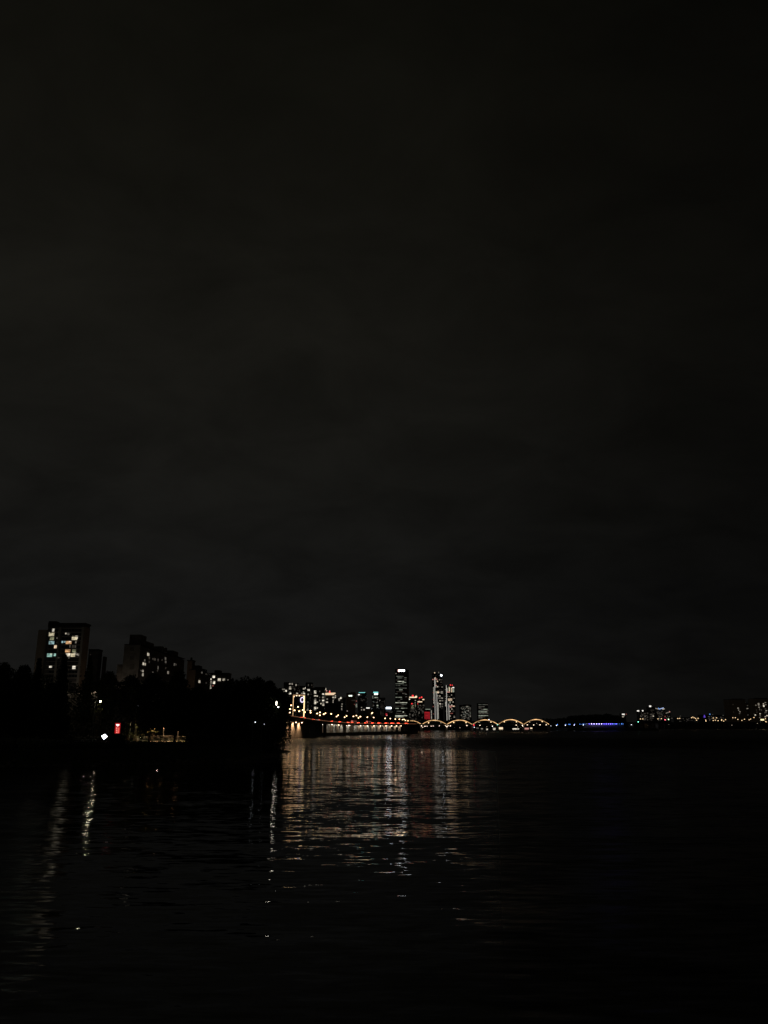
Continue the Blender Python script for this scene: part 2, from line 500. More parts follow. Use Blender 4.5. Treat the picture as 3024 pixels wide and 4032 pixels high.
# promenade: paved strip that shows between the trunks
def ribbon(name, pts, width, mat, lift=.05):
    mbx = MB()
    pr = []
    for i, p in enumerate(pts):
        a = pts[max(0, i - 1)]; b = pts[min(len(pts) - 1, i + 1)]
        d = Vector((b.x - a.x, b.y - a.y, 0)).normalized(); n = Vector((-d.y, d.x, 0))
        l = p - n * width / 2; r = p + n * width / 2
        pr.append((Vector((l.x, l.y, gz(l.x, l.y) + lift)), Vector((r.x, r.y, gz(r.x, r.y) + lift))))
    for (a, b), (c, e) in zip(pr, pr[1:]): mbx.quad(a, c, e, b)
    return tag(mbx.build(name, mat), kind='structure')
pp = []
for px, py in [(280, 2912), (360, 2910), (430, 2908), (500, 2906), (560, 2905), (620, 2903.5), (680, 2903), (740, 2904), (800, 2906), (860, 2909)]:
    d_ = ray(px, py); h_ = None
    for Y in np.arange(225, 330, .5):
        t = Y / d_.y
        if H + d_.z * t <= gz(d_.x * t, Y) + .05: h_ = Vector((d_.x * t, float(Y), 0)); break
    pp.append(h_ if h_ else Vector((d_.x * 300, 300., 0)))
PATHY = sum(p.y for p in pp) / len(pp)
ribbon('promenade', pp, 7., PAVE, .12)

# ------------------------------------------------------------------ lamps
def lamp_meshes(prefix, polem, headm, lensm, lr, arm=1.4):
    p = MB(); p.tube((0, 0, 0), (0, 0, 1), .10, .06, 8)
    a = MB(); a.tube((0, 0, -.25), (arm * .5, 0, .05), .05, .045, 6); a.tube((arm * .5, 0, .05), (arm, 0, .1), .045, .04, 6)
    h = MB(); h.hexa([(arm - .35, -.22, .02), (arm + .75, -.22, .02), (arm + .75, .22, .02), (arm - .35, .22, .02)],
                     [(arm - .25, -.12, .2), (arm + .6, -.12, .2), (arm + .6, .12, .2), (arm - .25, .12, .2)])
    l = MB(); l.ball((arm + .2, 0, -.02 - lr * .55), lr, lr, lr * .8, 10, 6)
    return [m.mesh(n, mt) for m, n, mt in ((p, 'pole', polem), (a, 'arm', polem), (h, 'lamp_head', headm), (l, 'lens', lensm))]
ROADLAMP = lamp_meshes('road', STEEL, DARKST, LAMPW, .58)
PARKLAMP = lamp_meshes('park', STEEL, DARKST, glow('park_lamp_lens', (1.0, .92, .60), 70, True), .28, 1.9)
FARLAMP = lamp_meshes('far', STEEL, DARKST, glow('far_lamp_lens', (1., .68, .36), 1.8, True), 1.0, 1.2)
WHITELAMP = lamp_meshes('white', STEEL, DARKST, LAMPC, .75, .9)
DIMLAMP = lamp_meshes('dim', STEEL, DARKST, glow('dim_lamp_lens', (1, .85, .6), 1.2, False), .5, .9)
SMALLLAMP = lamp_meshes('small', STEEL, DARKST, glow('small_lamp_lens', (.9, .95, 1.), 2, True), .2, .6)
FAINTLAMP = lamp_meshes('faint', STEEL, DARKST, glow('faint_lamp_lens', (.9, .95, 1.), 1.0, False), .16, .5)
SODIUM = lamp_meshes('sodium', STEEL, DARKST, glow('sodium_lamp_lens', (1.0, .56, .28), 1800, True), .22, .7)
sh_ = MB(); N_ = 14                                # deep shade round the bulb: light only falls down on the paving
for k in range(N_):
    c0_, s0_, c1_, s1_ = math.cos(6.2832 * k / N_), math.sin(6.2832 * k / N_), math.cos(6.2832 * (k + 1) / N_), math.sin(6.2832 * (k + 1) / N_)
    sh_.quad((.9 + .3 * c0_, .3 * s0_, .1), (.9 + .3 * c1_, .3 * s1_, .1), (.9 + .75 * c1_, .75 * s1_, -.62), (.9 + .75 * c0_, .75 * s0_, -.62))
    sh_.f.append(tuple([len(sh_.v)] + [len(sh_.v) + 1, len(sh_.v) + 2])); sh_.v += [(.9 + .3 * c0_, .3 * s0_, .1), (.9 + .3 * c1_, .3 * s1_, .1), (.9, 0, .3)]
SODIUM[2] = sh_.mesh('lamp_head', DARKST)
YFILL = lamp_meshes('yellow', STEEL, DARKST, glow('added_yellow_lens', (1.0, .82, .40), 650, True), .22, .7); YFILL[2] = SODIUM[2]  # kit of the lamp added to brighten the shrubs

def street_lamp(px, py, Y, base_z, kit, label, group, face=1, name='street_lamp'):
    p = P(px, py, Y)
    off = {id(ROADLAMP): 1.6, id(PARKLAMP): 2.1, id(FARLAMP): 1.4}.get(id(kit), .9) * face
    hgt = max(1.2, p.z + .5 - base_z)
    root = empty(name, (p.x - off, Y, base_z), label, 'street lamp', group)
    if kit is SODIUM: off = .9
    rz = 0 if face > 0 else math.pi
    share('pole', kit[0], root, (0, 0, 0), (1, 1, hgt))
    share('arm', kit[1], root, (0, 0, hgt), (1, 1, 1), rz)
    hd = share('lamp_head', kit[2], root, (0, 0, hgt), (1, 1, 1), rz)
    share('lens', kit[3], hd)
    return root

YARDFILL = lamp_meshes('yard', STEEL, DARKST, glow('added_yard_lens', (1.0, .78, .58), 750, True), .32, .7)  # kits for unseen lamps added to brighten the apartment walls
YARDFILLDIM = lamp_meshes('yard', STEEL, DARKST, glow('dim_added_yard_lens', (1.0, .80, .62), 130, True), .32, .7)
# park lamp beside the bank path
g_ = P(372, 2884, 330.)
street_lamp(395, 2765, 330., gz(g_.x, 330.), PARKLAMP, 'tall park lamp lighting leaves around its pole on the dark bank', None, 1, 'park_lamp')
# foliage hanging round it
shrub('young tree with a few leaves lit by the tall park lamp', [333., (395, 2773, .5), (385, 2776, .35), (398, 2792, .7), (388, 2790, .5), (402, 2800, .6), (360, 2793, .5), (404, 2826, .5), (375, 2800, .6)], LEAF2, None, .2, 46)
# lamps of the promenade, their heads up among the leaves
for px, py, lb in ((598, 2861, 'sodium lamp among leaves at the sapling end of the lit promenade'), (655, 2860, 'sodium lamp among leaves midway along the lit promenade'), (712, 2860, 'sodium lamp among leaves at the far end of the lit promenade')):
    Yp = PATHY + 5
    street_lamp(px, py, Yp, gz(xr(px, Yp), Yp), SODIUM, lb, 'sodium lamps of the promenade', 1, 'park_lamp')
street_lamp(524, 2846, 305., gz(xr(524, 305.), 305.), YFILL, 'added shaded yellow lamp above the lit shrubs by the red sign', None, 1, 'park_lamp')  # unseen lamp added to light the shrubs from above
bl_p = P(552, 2903, 303.); bl = empty('added_bollard_light', (bl_p.x, 303., gz(bl_p.x, 303.)), 'added low path light behind the small dark rounded bush', 'added bollard light')  # unseen light added to brighten the shrubs from the side
m_ = MB(); m_.tube((bl_p.x, 303., bl.location.z - .1), (bl_p.x, 303., bl_p.z - .25), .09, .09, 8); m_.build('post', DARKST, bl)
m_ = MB(); m_.tube((bl_p.x, 303., bl_p.z + .25), (bl_p.x, 303., bl_p.z + .32), .28, .2, 10); cap = m_.build('cap', DARKST, bl)
m_ = MB(); m_.ball((bl_p.x, 303., bl_p.z), .14, .14, .2, 8, 6); m_.build('lens', glow('added_bollard_lens', (1., .80, .42), 120, True), bl)
# picket fence behind the promenade
fc = empty('picket_fence', (pp[4].x, pp[4].y + 8, 0), 'thin picket fence along the back of the lit promenade', 'fence')
m_ = MB()
for k in range(60):
    t = k / 59 * 3.2; i_ = 4 + int(t) if t < 3.2 else 7; a_ = pp[min(i_, 8)].lerp(pp[min(i_ + 1, 9)], t - int(t)); fx, fy = a_.x - .5, a_.y + 6.5; fz = gz(fx, fy)
    m_.tube((fx, fy, fz - .1), (fx, fy, fz + 2.1), .055, .05, 5)
    if k: m_.tube((px_, py_, pz_ + 1.9), (fx, fy, fz + 1.9), .04, .04, 5); m_.tube((px_, py_, pz_ + .4), (fx, fy, fz + .4), .04, .04, 5)
    px_, py_, pz_ = fx, fy, fz
m_.build('pickets', STEEL, fc)
# dazzling work light low on the bank
FY = 300.; tp = P(411, 2900, FY); gt = gz(tp.x, FY)
wl = empty('floodlight', (tp.x, FY, gt), 'dazzling white floodlight on a short stand near the red sign', 'floodlight')
m_ = MB(); m_.tube((tp.x, FY + .2, gt - .1), (tp.x, FY + .2, tp.z - .5), .06, .05, 6)
for a_ in (0, 2.1, 4.2): m_.tube((tp.x, FY + .2, gt + .35), (tp.x + math.cos(a_) * .6, FY + .2 + math.sin(a_) * .6, gt - .05), .035, .03, 5)
m_.build('stand', DARKST, wl)
FLL = glow('floodlight_lens', (.92, .93, 1.0), 10, True)
for dx, dz, rx, rz_ in ((0, 0, .80, .68), (.80, .02, .36, .13), (-.08, -.68, .22, .30), (.1, .64, .2, .2), (-.74, .2, .3, .13)):  # small side lenses are added, shaped like rays of glare
    m_ = MB(); x_, z_ = tp.x + dx, tp.z + dz
    m_.hexa([(x_ - rx, FY + .05, z_ - rz_), (x_ + rx, FY + .05, z_ - rz_), (x_ + rx * .6, FY + .4, z_ - rz_ * .6), (x_ - rx * .6, FY + .4, z_ - rz_ * .6)],
            [(x_ - rx, FY + .05, z_ + rz_), (x_ + rx, FY + .05, z_ + rz_), (x_ + rx * .6, FY + .4, z_ + rz_ * .6), (x_ - rx * .6, FY + .4, z_ + rz_ * .6)])
    hd = m_.build('lamp_head', DARKST, wl)
    m_ = MB(); m_.ball((x_, FY, z_), rx, .16, rz_, 12, 8); m_.build('lens', FLL, hd)

# red illuminated upright sign
sp_ = P(463, 2859, 285.); gs = gz(sp_.x, 285.)
k_ = 285. / F
sg = empty('illuminated_sign', (sp_.x, 285., gs), 'upright red glowing sign with a white shield and three round characters', 'sign')
x0, x1 = P(453.5, 2859, 285.).x, P(474, 2859, 285.).x; zt_, zb_ = P(463, 2847, 285.).z, P(463, 2888, 285.).z
m_ = MB(); m_.tube(((x0 + x1) / 2, 285.3, gs - .1), ((x0 + x1) / 2, 285.3, zb_ + .1), .12, .12, 8); m_.build('post', DARKST, sg)
m_ = MB(); m_.box(x0 - .08, x1 + .08, 285., 285.55, zb_ - .08, zt_ + .08); m_.build('cabinet', DARKST, sg)
m_ = MB(); m_.box(x0, x1, 284.93, 285.02, zb_, zt_); face = m_.build('sign_face', glow('red_sign_face', (1., .012, .02), .36, True), sg)
zs = lambda x, y: P(430 + x * .0422, 2820 + y * .0422, 284.85)
m_ = MB(); c_ = [zs(640, 740), zs(950, 740), zs(950, 850), zs(790, 970), zs(640, 850)]
i = len(m_.v); m_.v += [(p.x, 284.92, p.z) for p in c_] + [(p.x, 284.84, p.z) for p in c_]
m_.f += [tuple(range(5, 10)), tuple(reversed(range(5)))] + [(k, (k + 1) % 5, 5 + (k + 1) % 5, 5 + k) for k in range(5)]
m_.build('emblem', glow('white_emblem', (1., .86, .84), 1.2), face)
GLY = glow('pink_glyph', (1., .36, .28), 1.0)
for yy_ in (1110, 1310, 1500):
    a = zs(690, yy_); m_ = MB(); m_.ball((a.x, 284.9, a.z), .27, .05, .24, 10, 5); m_.build('character', GLY, face)
a, b_ = zs(820, 1060), zs(900, 1560); m_ = MB(); m_.box(a.x, b_.x, 284.86, 284.92, b_.z, a.z); m_.build('stroke', glow('pink_stroke', (1., .16, .13), .8), face)
a, b_ = zs(600, 1540), zs(900, 1580)
m_ = MB(); m_.box(a.x, b_.x, 284.86, 284.92, b_.z, a.z); m_.build('stroke', MATS['pink_stroke'], face)

# lights at the point of the bank
lm = P(1089, 2769, 277.); gl = max(1., gz(lm.x, 277.))
ms = empty('light_mast', (lm.x, 277., gl), 'slim mast with white lamps glimpsed through the leaves of the sloping crowns', 'lamp')
m_ = MB(); m_.tube((lm.x, 277.2, gl - .2), (lm.x, 277.2, lm.z + 1.2), .13, .07, 8); m_.build('pole', DARKST, ms)
m_ = MB(); m_.box(lm.x - .22, lm.x + .22, 276.8, 277.1, lm.z - .75, lm.z + .75)
hd = m_.build('lamp_head', DARKST, ms)
m_ = MB(); m_.box(lm.x - .12, lm.x + .12, 276.7, 276.82, lm.z - .65, lm.z + .65); m_.build('lens', glow('mast_lens', (1., .88, .70), 14, True), hd)
l2 = P(1096, 2784, 277.)
m_ = MB(); m_.tube((lm.x, 277.2, l2.z), (l2.x, 277.0, l2.z), .05, .04, 6); m_.build('arm', DARKST, ms)
m_ = MB(); m_.ball((l2.x, 276.9, l2.z), .22, .22, .22, 8, 6); m_.build('bulb', glow('mast_bulb', (1., .95, .85), 7, True), ms)
for px, py, Y, lb in ((1006, 2848, 262., 'small white path lamp shining out of the black trees at the point'), (1043, 2856, 266.01, 'faint path lamp nearer the trailing weeping tree'),
                      (547, 2783, 338., 'tiny distant lamp among the trees above the lit promenade'), ):
    street_lamp(px, py, Y, max(.8, gz(xr(px, Y), Y)), FAINTLAMP if Y in (266.01, 338.) else SMALLLAMP, lb, None, 1, 'path_lamp')

# ------------------------------------------------------------------ buildings
WIN = {
    'w3': glow('window_bright_white', (1., .91, .74), .85, vary=.5), 'w2': glow('window_white', (1., .89, .70), .5, vary=.5),
    'w1': glow('window_dim', (1., .89, .72), .24, vary=.4), 'w0': glow('window_faint', (1., .9, .75), .075, vary=.4), 'w00': glow('window_barely_lit', (1., .86, .7), .028, vary=.4),
    'y2': glow('window_yellow', (1., .87, .58), .55, vary=.5), 'o2': glow('window_orange', (1., .55, .26), .5, vary=.5),
    'p2': glow('window_peach', (1., .74, .50), .7, vary=.5), 'c2': glow('window_cyan', (.55, .85, .88), .36, vary=.5),
    't2': glow('window_teal', (.50, .86, .74), .48, vary=.5), 'g1': glow('window_olive', (.85, .85, .50), .22, vary=.5),
    'gs': glow('window_greenish', (.84, .92, .72), .30, vary=.08), 'gs2': glow('window_greenish_bright', (.90, .93, .74), .62, vary=.08), 'gs0': glow('window_greenish_dim', (.84, .9, .75), .10, vary=.08),
    'S': glow('sign_white', (.90, .94, 1.), 6), 'S2': glow('sign_white_soft', (1., .96, .88), 1.1), 'SG': glow('sign_pale_green', (.86, 1., .84), 2),
    'C': glow('sign_cyan', (.28, .86, .84), 1.1), 'B': glow('sign_blue', (.16, .42, 1.), .9), 'V': glow('sign_violet', (.20, .10, .95), .55),
    'R': REDL, 'R1': glow('red_strip', (1., .04, .06), .34), 'P1': glow('pink_lights', (1., .45, .38), .55), 'P0': glow('dim_pink_lights', (1., .30, .24), .25),
    'K': glow('warm_crown_light', (1., .72, .46), .9), 'K3': glow('warm_crown_bright', (1., .76, .50), 1.1), 'LS': glow('vertical_light_line', (.90, .86, .78), .75),
    'LD': glow('vertical_window_strip', (.92, .88, .74), .36, vary=.6), 'RING': glow('ring_sign', (.86, .74, 1.), 1.6),
}

class Bld:
    """a building whose front wall lies in the plane through p0 with outward normal n"""
    def __init__(s, name, label, cat, p0, n, group=None, z0=0.):
        s.p0 = Vector(p0); s.n = Vector(n).normalized(); s.u = Vector((-s.n.y, s.n.x, 0))
        s.root = empty(name, (s.p0.x, s.p0.y, z0), label, cat, group)
    def win(s, px, py, w, h, mat='w2', name='window', proud=.22, label=None, thick=.16):
        c = on_plane(px, py, s.p0 + s.n * proud, s.n)
        k = (c.y * CP + (c.z - H) * SP) / F
        fs = max(.25, abs(s.u.x)) if abs(s.u.x) > .3 else abs((on_plane(px + 1, py, s.p0, s.n) - on_plane(px, py, s.p0, s.n)).length) ** -1 * k
        du = w * k / fs / 2; dz = h * k / 2 / CP
        a = c - s.u * du; b = c + s.u * du; t = s.n * thick
        m = MB()
        m.hexa([a + Vector((0, 0, -dz)), b + Vector((0, 0, -dz)), b - t + Vector((0, 0, -dz)), a - t + Vector((0, 0, -dz))],
               [a + Vector((0, 0, dz)), b + Vector((0, 0, dz)), b - t + Vector((0, 0, dz)), a - t + Vector((0, 0, dz))])
        return m.build(name, WIN[mat] if isinstance(mat, str) else mat, s.root, label)

def block(name, label, cat, x0, x1, ytop, Y, depth=18, mat=FACADE, zb=3., group=None, floor=3.2, fins=0, roof=True, taper=0.):
    """a tower facing the river: wall with floor ledges and fins, roof with parapet"""
    a = P(x0, ytop, Y); b = P(x1, ytop, Y)
    bd = Bld(name, label, cat, (a.x, Y, 0), (0, -1, 0), group, zb)
    bd.x0, bd.x1, bd.zt, bd.Y, bd.depth = a.x, b.x, a.z, Y, depth
    m = MB(); m.box(a.x, b.x, Y, Y + depth, zb, a.z)
    n = max(2, int((a.z - zb) / floor))
    for i in range(1, n):
        z = zb + (a.z - zb) * i / n
        m.box(a.x - .12, b.x + .12, Y - .12, Y + depth + .12, z - .18, z + .18)
    for i in range(fins):
        x = a.x + (b.x - a.x) * (i + .5) / fins
        m.box(x - .2, x + .2, Y - .17, Y - .002, zb, a.z - .3)
    m.build('wall', mat, bd.root)
    if roof:
        m = MB()
        m.box(a.x - .2, b.x + .2, Y - .2, Y + .2, a.z + .01, a.z + 1.1); m.box(a.x - .2, b.x + .2, Y + depth - .2, Y + depth + .2, a.z + .01, a.z + 1.1)
        m.box(a.x - .2, a.x + .2, Y + .21, Y + depth - .21, a.z + .01, a.z + 1.1); m.box(b.x - .2, b.x + .2, Y + .21, Y + depth - .21, a.z + .01, a.z + 1.1)
        m.box(a.x + .25, b.x - .25, Y + .25, Y + depth - .25, a.z + .01, a.z + .3)
        m.build('roof', ROOFM, bd.root)
    return bd

def roof_box(bd, x0, x1, ytop, y_off=4, d=7, mat=CONCD, name='roof_housing'):
    a = P(x0, ytop, bd.Y + y_off); b = P(x1, ytop, bd.Y + y_off)
    m = MB(); m.box(a.x, b.x, bd.Y + y_off, bd.Y + y_off + d, bd.zt + .31, max(a.z, bd.zt + 1.)); return m.build(name, mat, bd.root)

def roof_light(bd, px, py, mat='R', r=.9, y_off=2., name='beacon'):
    p = P(px, py, bd.Y + y_off); m = MB(); m.ball(p, r, r, r, 8, 6)
    o = m.build(name, WIN[mat], bd.root)
    if p.z - r > bd.zt + .3:
        m = MB(); m.tube((p.x, p.y, bd.zt + .3), (p.x, p.y, p.z - r * .9), .12, .1, 5); m.build('mast', DARKST, bd.root)
    return o

# --- tall apartment block over the trees
YA = 480.
A = block('apartment_block', 'tall apartment block with many brightly lit windows high over the trees', 'apartment building', 190, 333, 2468, YA, 8, FACADE2, 12., None, 2.7, 0)
for name_, xa, xb, yt, dep, mt, dy in (('side_wall', 152, 189.6, 2480, 6, PAINT, .8),):
    a = P(xa, yt, YA + dy); b = P(xb, yt, YA + dy); m = MB(); m.box(a.x, b.x, YA + dy, YA + dy + dep, 12, a.z); m.build(name_, mt, A.root)
a = P(333, 2468, YA); m = MB(); m.box(a.x + .14, a.x + .5, YA - .1, YA + 8.1, 12, a.z); m.build('end_wall', surf('end_render', (.34, .26, .19), .85, .15, .2), A.root)
m = MB(); a = P(189, 2466, YA - 1); b = P(336, 2463, YA - 1); m.box(a.x, b.x, YA - 1.2, YA + 8.5, A.zt + 1.2, A.zt + 2.3); m.build('cornice', ROOFM, A.root)
roof_box(A, 192, 222, 2446, 2, 5); roof_box(A, 222.5, 230, 2453, 2.3, 4)
PIL = surf('pale_pilaster', (.42, .42, .40), .8, .2, .12)
for xa, xb in ((233, 241), (324, 332)):
    a = P(xa, 2474, YA); b = P(xb, 2474, YA); m = MB(); m.box(a.x, b.x, YA - .55, YA - .13, 12, A.zt - .2); m.build('pilaster', PIL, A.root)
m = MB()
for i in range(14):
    a = P(190, 2474 + 16.3 * i, YA); b = P(333, 2474 + 16.3 * i, YA); zz = a.z
    for xa, xb in ((191, 232.6), (241.4, 323.6)):
        m.box(P(xa, 2540, YA).x, P(xb, 2540, YA).x, YA - .45, YA - .13, zz - .22, zz + .22)
m.build('balcony_rail', PIL, A.root)
FRAME = surf('window_frame_white', (.5, .5, .48), .6, 1, .1)
DK = GLASSD
lit = {}
WA = [(570, 388, 50, 66, 'w3'), (488, 492, 52, 90, 'y2'), (558, 492, 74, 92, 'y2'), (538, 600, 96, 80, 'g1'), (672, 590, 44, 34, 'w0'), (528, 703, 132, 80, 'c2'), (675, 700, 40, 36, 'w00'),
      (800, 685, 40, 54, 'c2'), (861, 676, 34, 50, 'c2'), (958, 694, 140, 84, 'o2'), (1106, 588, 132, 92, 'y2'), (1152, 570, 62, 66, 'w3'), (995, 676, 60, 36, 'w3'), (638, 803, 84, 82, 'p2'), (935, 902, 122, 84, 'o2'), (955, 892, 34, 38, 'y2'),
      (1095, 908, 90, 74, 'g1'), (1130, 800, 26, 66, 'w0'), (1075, 800, 70, 60, 'w00'), (990, 800, 24, 60, 'w0'), (480, 1015, 126, 92, 't2'), (524, 985, 34, 34, 'w2'), (626, 1005, 80, 70, 't2'), (938, 1004, 112, 88, 'w2'), (950, 978, 96, 36, 'w3'),
      (1066, 1010, 112, 90, 'y2'), (1115, 975, 56, 40, 'w3'), (1166, 996, 38, 44, 'w1'), (1210, 1010, 50, 56, 'w0'), (887, 474, 30, 34, 'w2'), (950, 480, 52, 62, 'w0'), (1138, 696, 32, 44, 'w1'), (965, 1082, 24, 26, 'w1'),
      (505, 1305, 66, 50, 'w3'), (1090, 1320, 78, 86, 'w3'), (700, 1085, 60, 20, 'w00'), (1200, 1280, 60, 30, 'w00')]
for x, y, w, h, mt in WA:
    px, py = ZA(x, y); A.win(px, py, w * .1567, h * .1567, mt, proud=.30)
# unlit panes in the same bays
for r_ in range(12):
    for px in (198, 211, 224, 249, 262, 275, 288, 301, 314):
        py = 2482 + 16.35 * r_
        A.win(px, py, 11, 9.5, DK, proud=.06, thick=.10)
Aback = block('apartment_block', 'dim stepped apartment block showing behind the brown end wall', 'apartment building', 350, 388, 2562, 560., 8, CONCD, 12, None, 2.7)
a = P(405.5, 2585, 563); b = P(412, 2585, 563); m = MB(); m.box(a.x, b.x, 563, 568, 12, a.z); m.build('lower_wing', CONCD, Aback.root)
roof_box(Aback, 358, 380, 2556, 2, 4)
Aback.win(356, 2577, 3, 3, 'w00')

for px, py, lb in ((146, 2708, 'added yard lamp behind the small pointed tree at the pale side wall'), (262, 2732, 'added yard lamp behind the tall pointed tree'), (362, 2722, 'added yard lamp behind the pointed tree at the brown end wall')):
    street_lamp(px, py, 446., 22., YARDFILL, lb, 'added lamps in the apartment yard', 1, 'added_yard_lamp')  # added out of sight to light the tall block
# --- long slab block running away from the river
def oblique(name, label, x0, x1, ytop0, Y0, Y1, endx, mat, matend, zb, thick_end=True, endtop=None):
    """long facade in the plane x = const between depths Y0 and Y1, its end wall facing us from px endx to x0"""
    Xp = P(x0, ytop0, Y0).x; zt = P(x0, ytop0, Y0).z; Xe = P(endx, ytop0, Y0).x
    bd = Bld(name, label, 'apartment building', (Xp, Y0, 0), (1, 0, 0), None, zb)
    m = MB(); m.box(Xe, Xp, Y0, Y1, zb, zt)
    n = int((zt - zb) / 2.8)
    for i in range(1, n): m.box(Xp - .1, Xp + .14, Y0 + .3, Y1 - .3, zb + i * 2.8 - .15, zb + i * 2.8 + .15)
    m.build('wall', mat, bd.root)
    m = MB(); m.box(Xe - .1, Xp + .1, Y0 - .25, Y0 - .003, zb, zt + .6); m.build('end_wall', matend, bd.root)
    m = MB(); m.box(Xe - .2, Xp + .3, Y0 - .3, Y1 + .3, zt + .61, zt + 1.0); m.build('roof', ROOFM, bd.root)
    bd.zt = zt + 1.0; bd.Xe, bd.Xp, bd.Y0, bd.Y1, bd.Y = Xe, Xp, Y0, Y1, Y0
    return bd
LS_ = oblique('apartment_slab', 'long stepped apartment slab receding towards the city, few windows lit', 553, 709, 2543, 450., 552., 491, CONCD, CONC, 22.)
for (ya, yb, h_) in ((451, 462, 5.6), (464, 478, 3.0), (496, 508, 3.2), (522, 536, 3.0)):
    m = MB(); m.box(LS_.Xp - 7, LS_.Xp - .5, ya, yb, LS_.zt + .01, LS_.zt + h_); m.build('roof_housing', CONCD, LS_.root)
m = MB(); a = P(462, 2616, 452.); m.box(a.x, LS_.Xe - .12, 452., 466, 22, a.z); m.build('lower_wing', CONCD, LS_.root)
for x, y, w, h, mt in ((510, 350, 20, 28, 'w2'), (523, 390, 10, 26, 'w00'), (473, 415, 12, 22, 'w0'), (457, 452, 14, 26, 'w2'), (475, 457, 12, 24, 'w2'), (450, 530, 16, 24, 'w1'), (432, 527, 8, 10, 'w0'), (450, 571, 16, 30, 'w1'), (520, 430, 12, 20, 'w00'),
                       (580, 403, 22, 24, 'w00'), (617, 412, 10, 30, 'w00'), (698, 396, 14, 26, 'w0'), (699, 432, 14, 24, 'w0'), (795, 460, 14, 26, 'w0'), (812, 462, 10, 20, 'w00'), (616, 495, 9, 34, 'w0'), (558, 553, 9, 26, 'w0'), (727, 548, 14, 26, 'w1'), (560, 400, 10, 18, 'w00'), (610, 528, 10, 14, 'w00'), (660, 410, 8, 18, 'w00'), (700, 500, 9, 20, 'w00')):
    px, py = Z2(x, y); LS_.win(px, py, w * .36, h * .36, mt, proud=.2)
for px, py, w, h in ((520, 2556, 16, 14), (520, 2590, 16, 16), (520, 2625, 18, 20)):
    b_ = Bld.__new__(Bld); b_.p0 = Vector((LS_.Xe, 450. - .25, 0)); b_.n = Vector((0, -1, 0)); b_.u = Vector((1, 0, 0)); b_.root = LS_.root
    b_.win(px, py, w, h, surf('end_wall_number_panel', (.2, .19, .18), .9, .3, .1), 'wall_panel', .02, None, .015)

for px, py, lb in ((500, 2712, 'added yard lamp hidden by leaves at the windowless end wall'), (640, 2716, 'added yard lamp hidden by leaves along the long slab')):
    street_lamp(px, py, 430. if px < 600 else 446., 20., YARDFILLDIM, lb, 'added lamps in the apartment yard', 1, 'added_yard_lamp')  # added behind the leaves to light the slab's walls
BR = oblique('apartment_block', 'brick coloured apartment block with a stair tower at its corner', 770, 829, 2642, 470., 512., 746, BROWNW, BROWNW, 12.)
a = P(738, 2603, 470.); b = P(757, 2603, 470.); m = MB(); m.box(a.x, b.x, 470.4, 477, 12, a.z); m.build('stair_tower', BROWNW, BR.root)
m = MB(); m.box(a.x - .3, b.x + .3, 470.1, 477.3, a.z + .01, a.z + .7); m.box((a.x + b.x) / 2 - .5, (a.x + b.x) / 2 + .5, 473, 474, a.z + .71, a.z + 2.4); m.build('stair_tower_cap', ROOFM, BR.root)
for xa, xb, yt in ((757.5, 781, 2620), (784, 806, 2628)):
    a = P(xa, yt, 480.); b = P(xb, yt, 480.); m = MB(); m.box(min(a.x, BR.Xp - 4), BR.Xp - .3, 480. if xa < 770 else 492., 488. if xa < 770 else 502., BR.zt + .01, BR.zt + (a.z - BR.zt if a.z > BR.zt + 1 else 2.4)); m.build('roof_housing', CONCD, BR.root)
for x, y, w, h, mt in ((1066, 646, 16, 26, 'w2'), (1093, 548, 12, 18, 'w0'), (1140, 565, 18, 12, 'w00'), (1140, 660, 14, 16, 'w00')):
    px, py = Z2(x, y); BR.win(px, py, w * .36, h * .36, mt, proud=.2)
LB = block('apartment_block', 'low apartment block with the brightest small windows beside the domed trees', 'apartment building', 829, 900, 2656, 520., 9, CONCD, 8., None, 2.8)
roof_box(LB, 845, 866, 2639); roof_box(LB, 868, 905, 2652, 6, 4)
for x, y, w, h, mt in ((1220, 594, 26, 22, 'w3'), (1188, 620, 18, 18, 'w3'), (1190, 655, 16, 24, 'w1'), (1223, 656, 22, 28, 'w3'), (1185, 690, 12, 22, 'w1'), (1187, 712, 16, 20, 'w2'), (1281, 626, 32, 26, 'w2'), (1330, 624, 26, 22, 'w2'), (1212, 692, 14, 10, 'P0'), (1376, 628, 14, 12, 'w0')):
    px, py = Z2(x, y); LB.win(px, py, w * .36, h * .36, mt)

# --- city blocks behind the elevated road
def wins(bd, zz, lst, s=None):
    for x, y, w, h, mt in lst:
        px, py = zz(x, y); sc = (zz(1, 0)[0] - zz(0, 0)[0])
        bd.win(px, py, max(2.2, w * sc), max(2.2, h * sc), mt)
def faint(bd, px0, px1, py0, py1, cols, rows, frac, kinds, w=3., h=2.2, cap=90):
    n = 0
    for r in range(rows):
        for c in range(cols):
            if n >= cap or random.random() > frac: continue
            px = px0 + (px1 - px0) * (c + .5) / cols; py = py0 + (py1 - py0) * (r + .5) / rows
            bd.win(px, py, w, h, random.choice(kinds)); n += 1

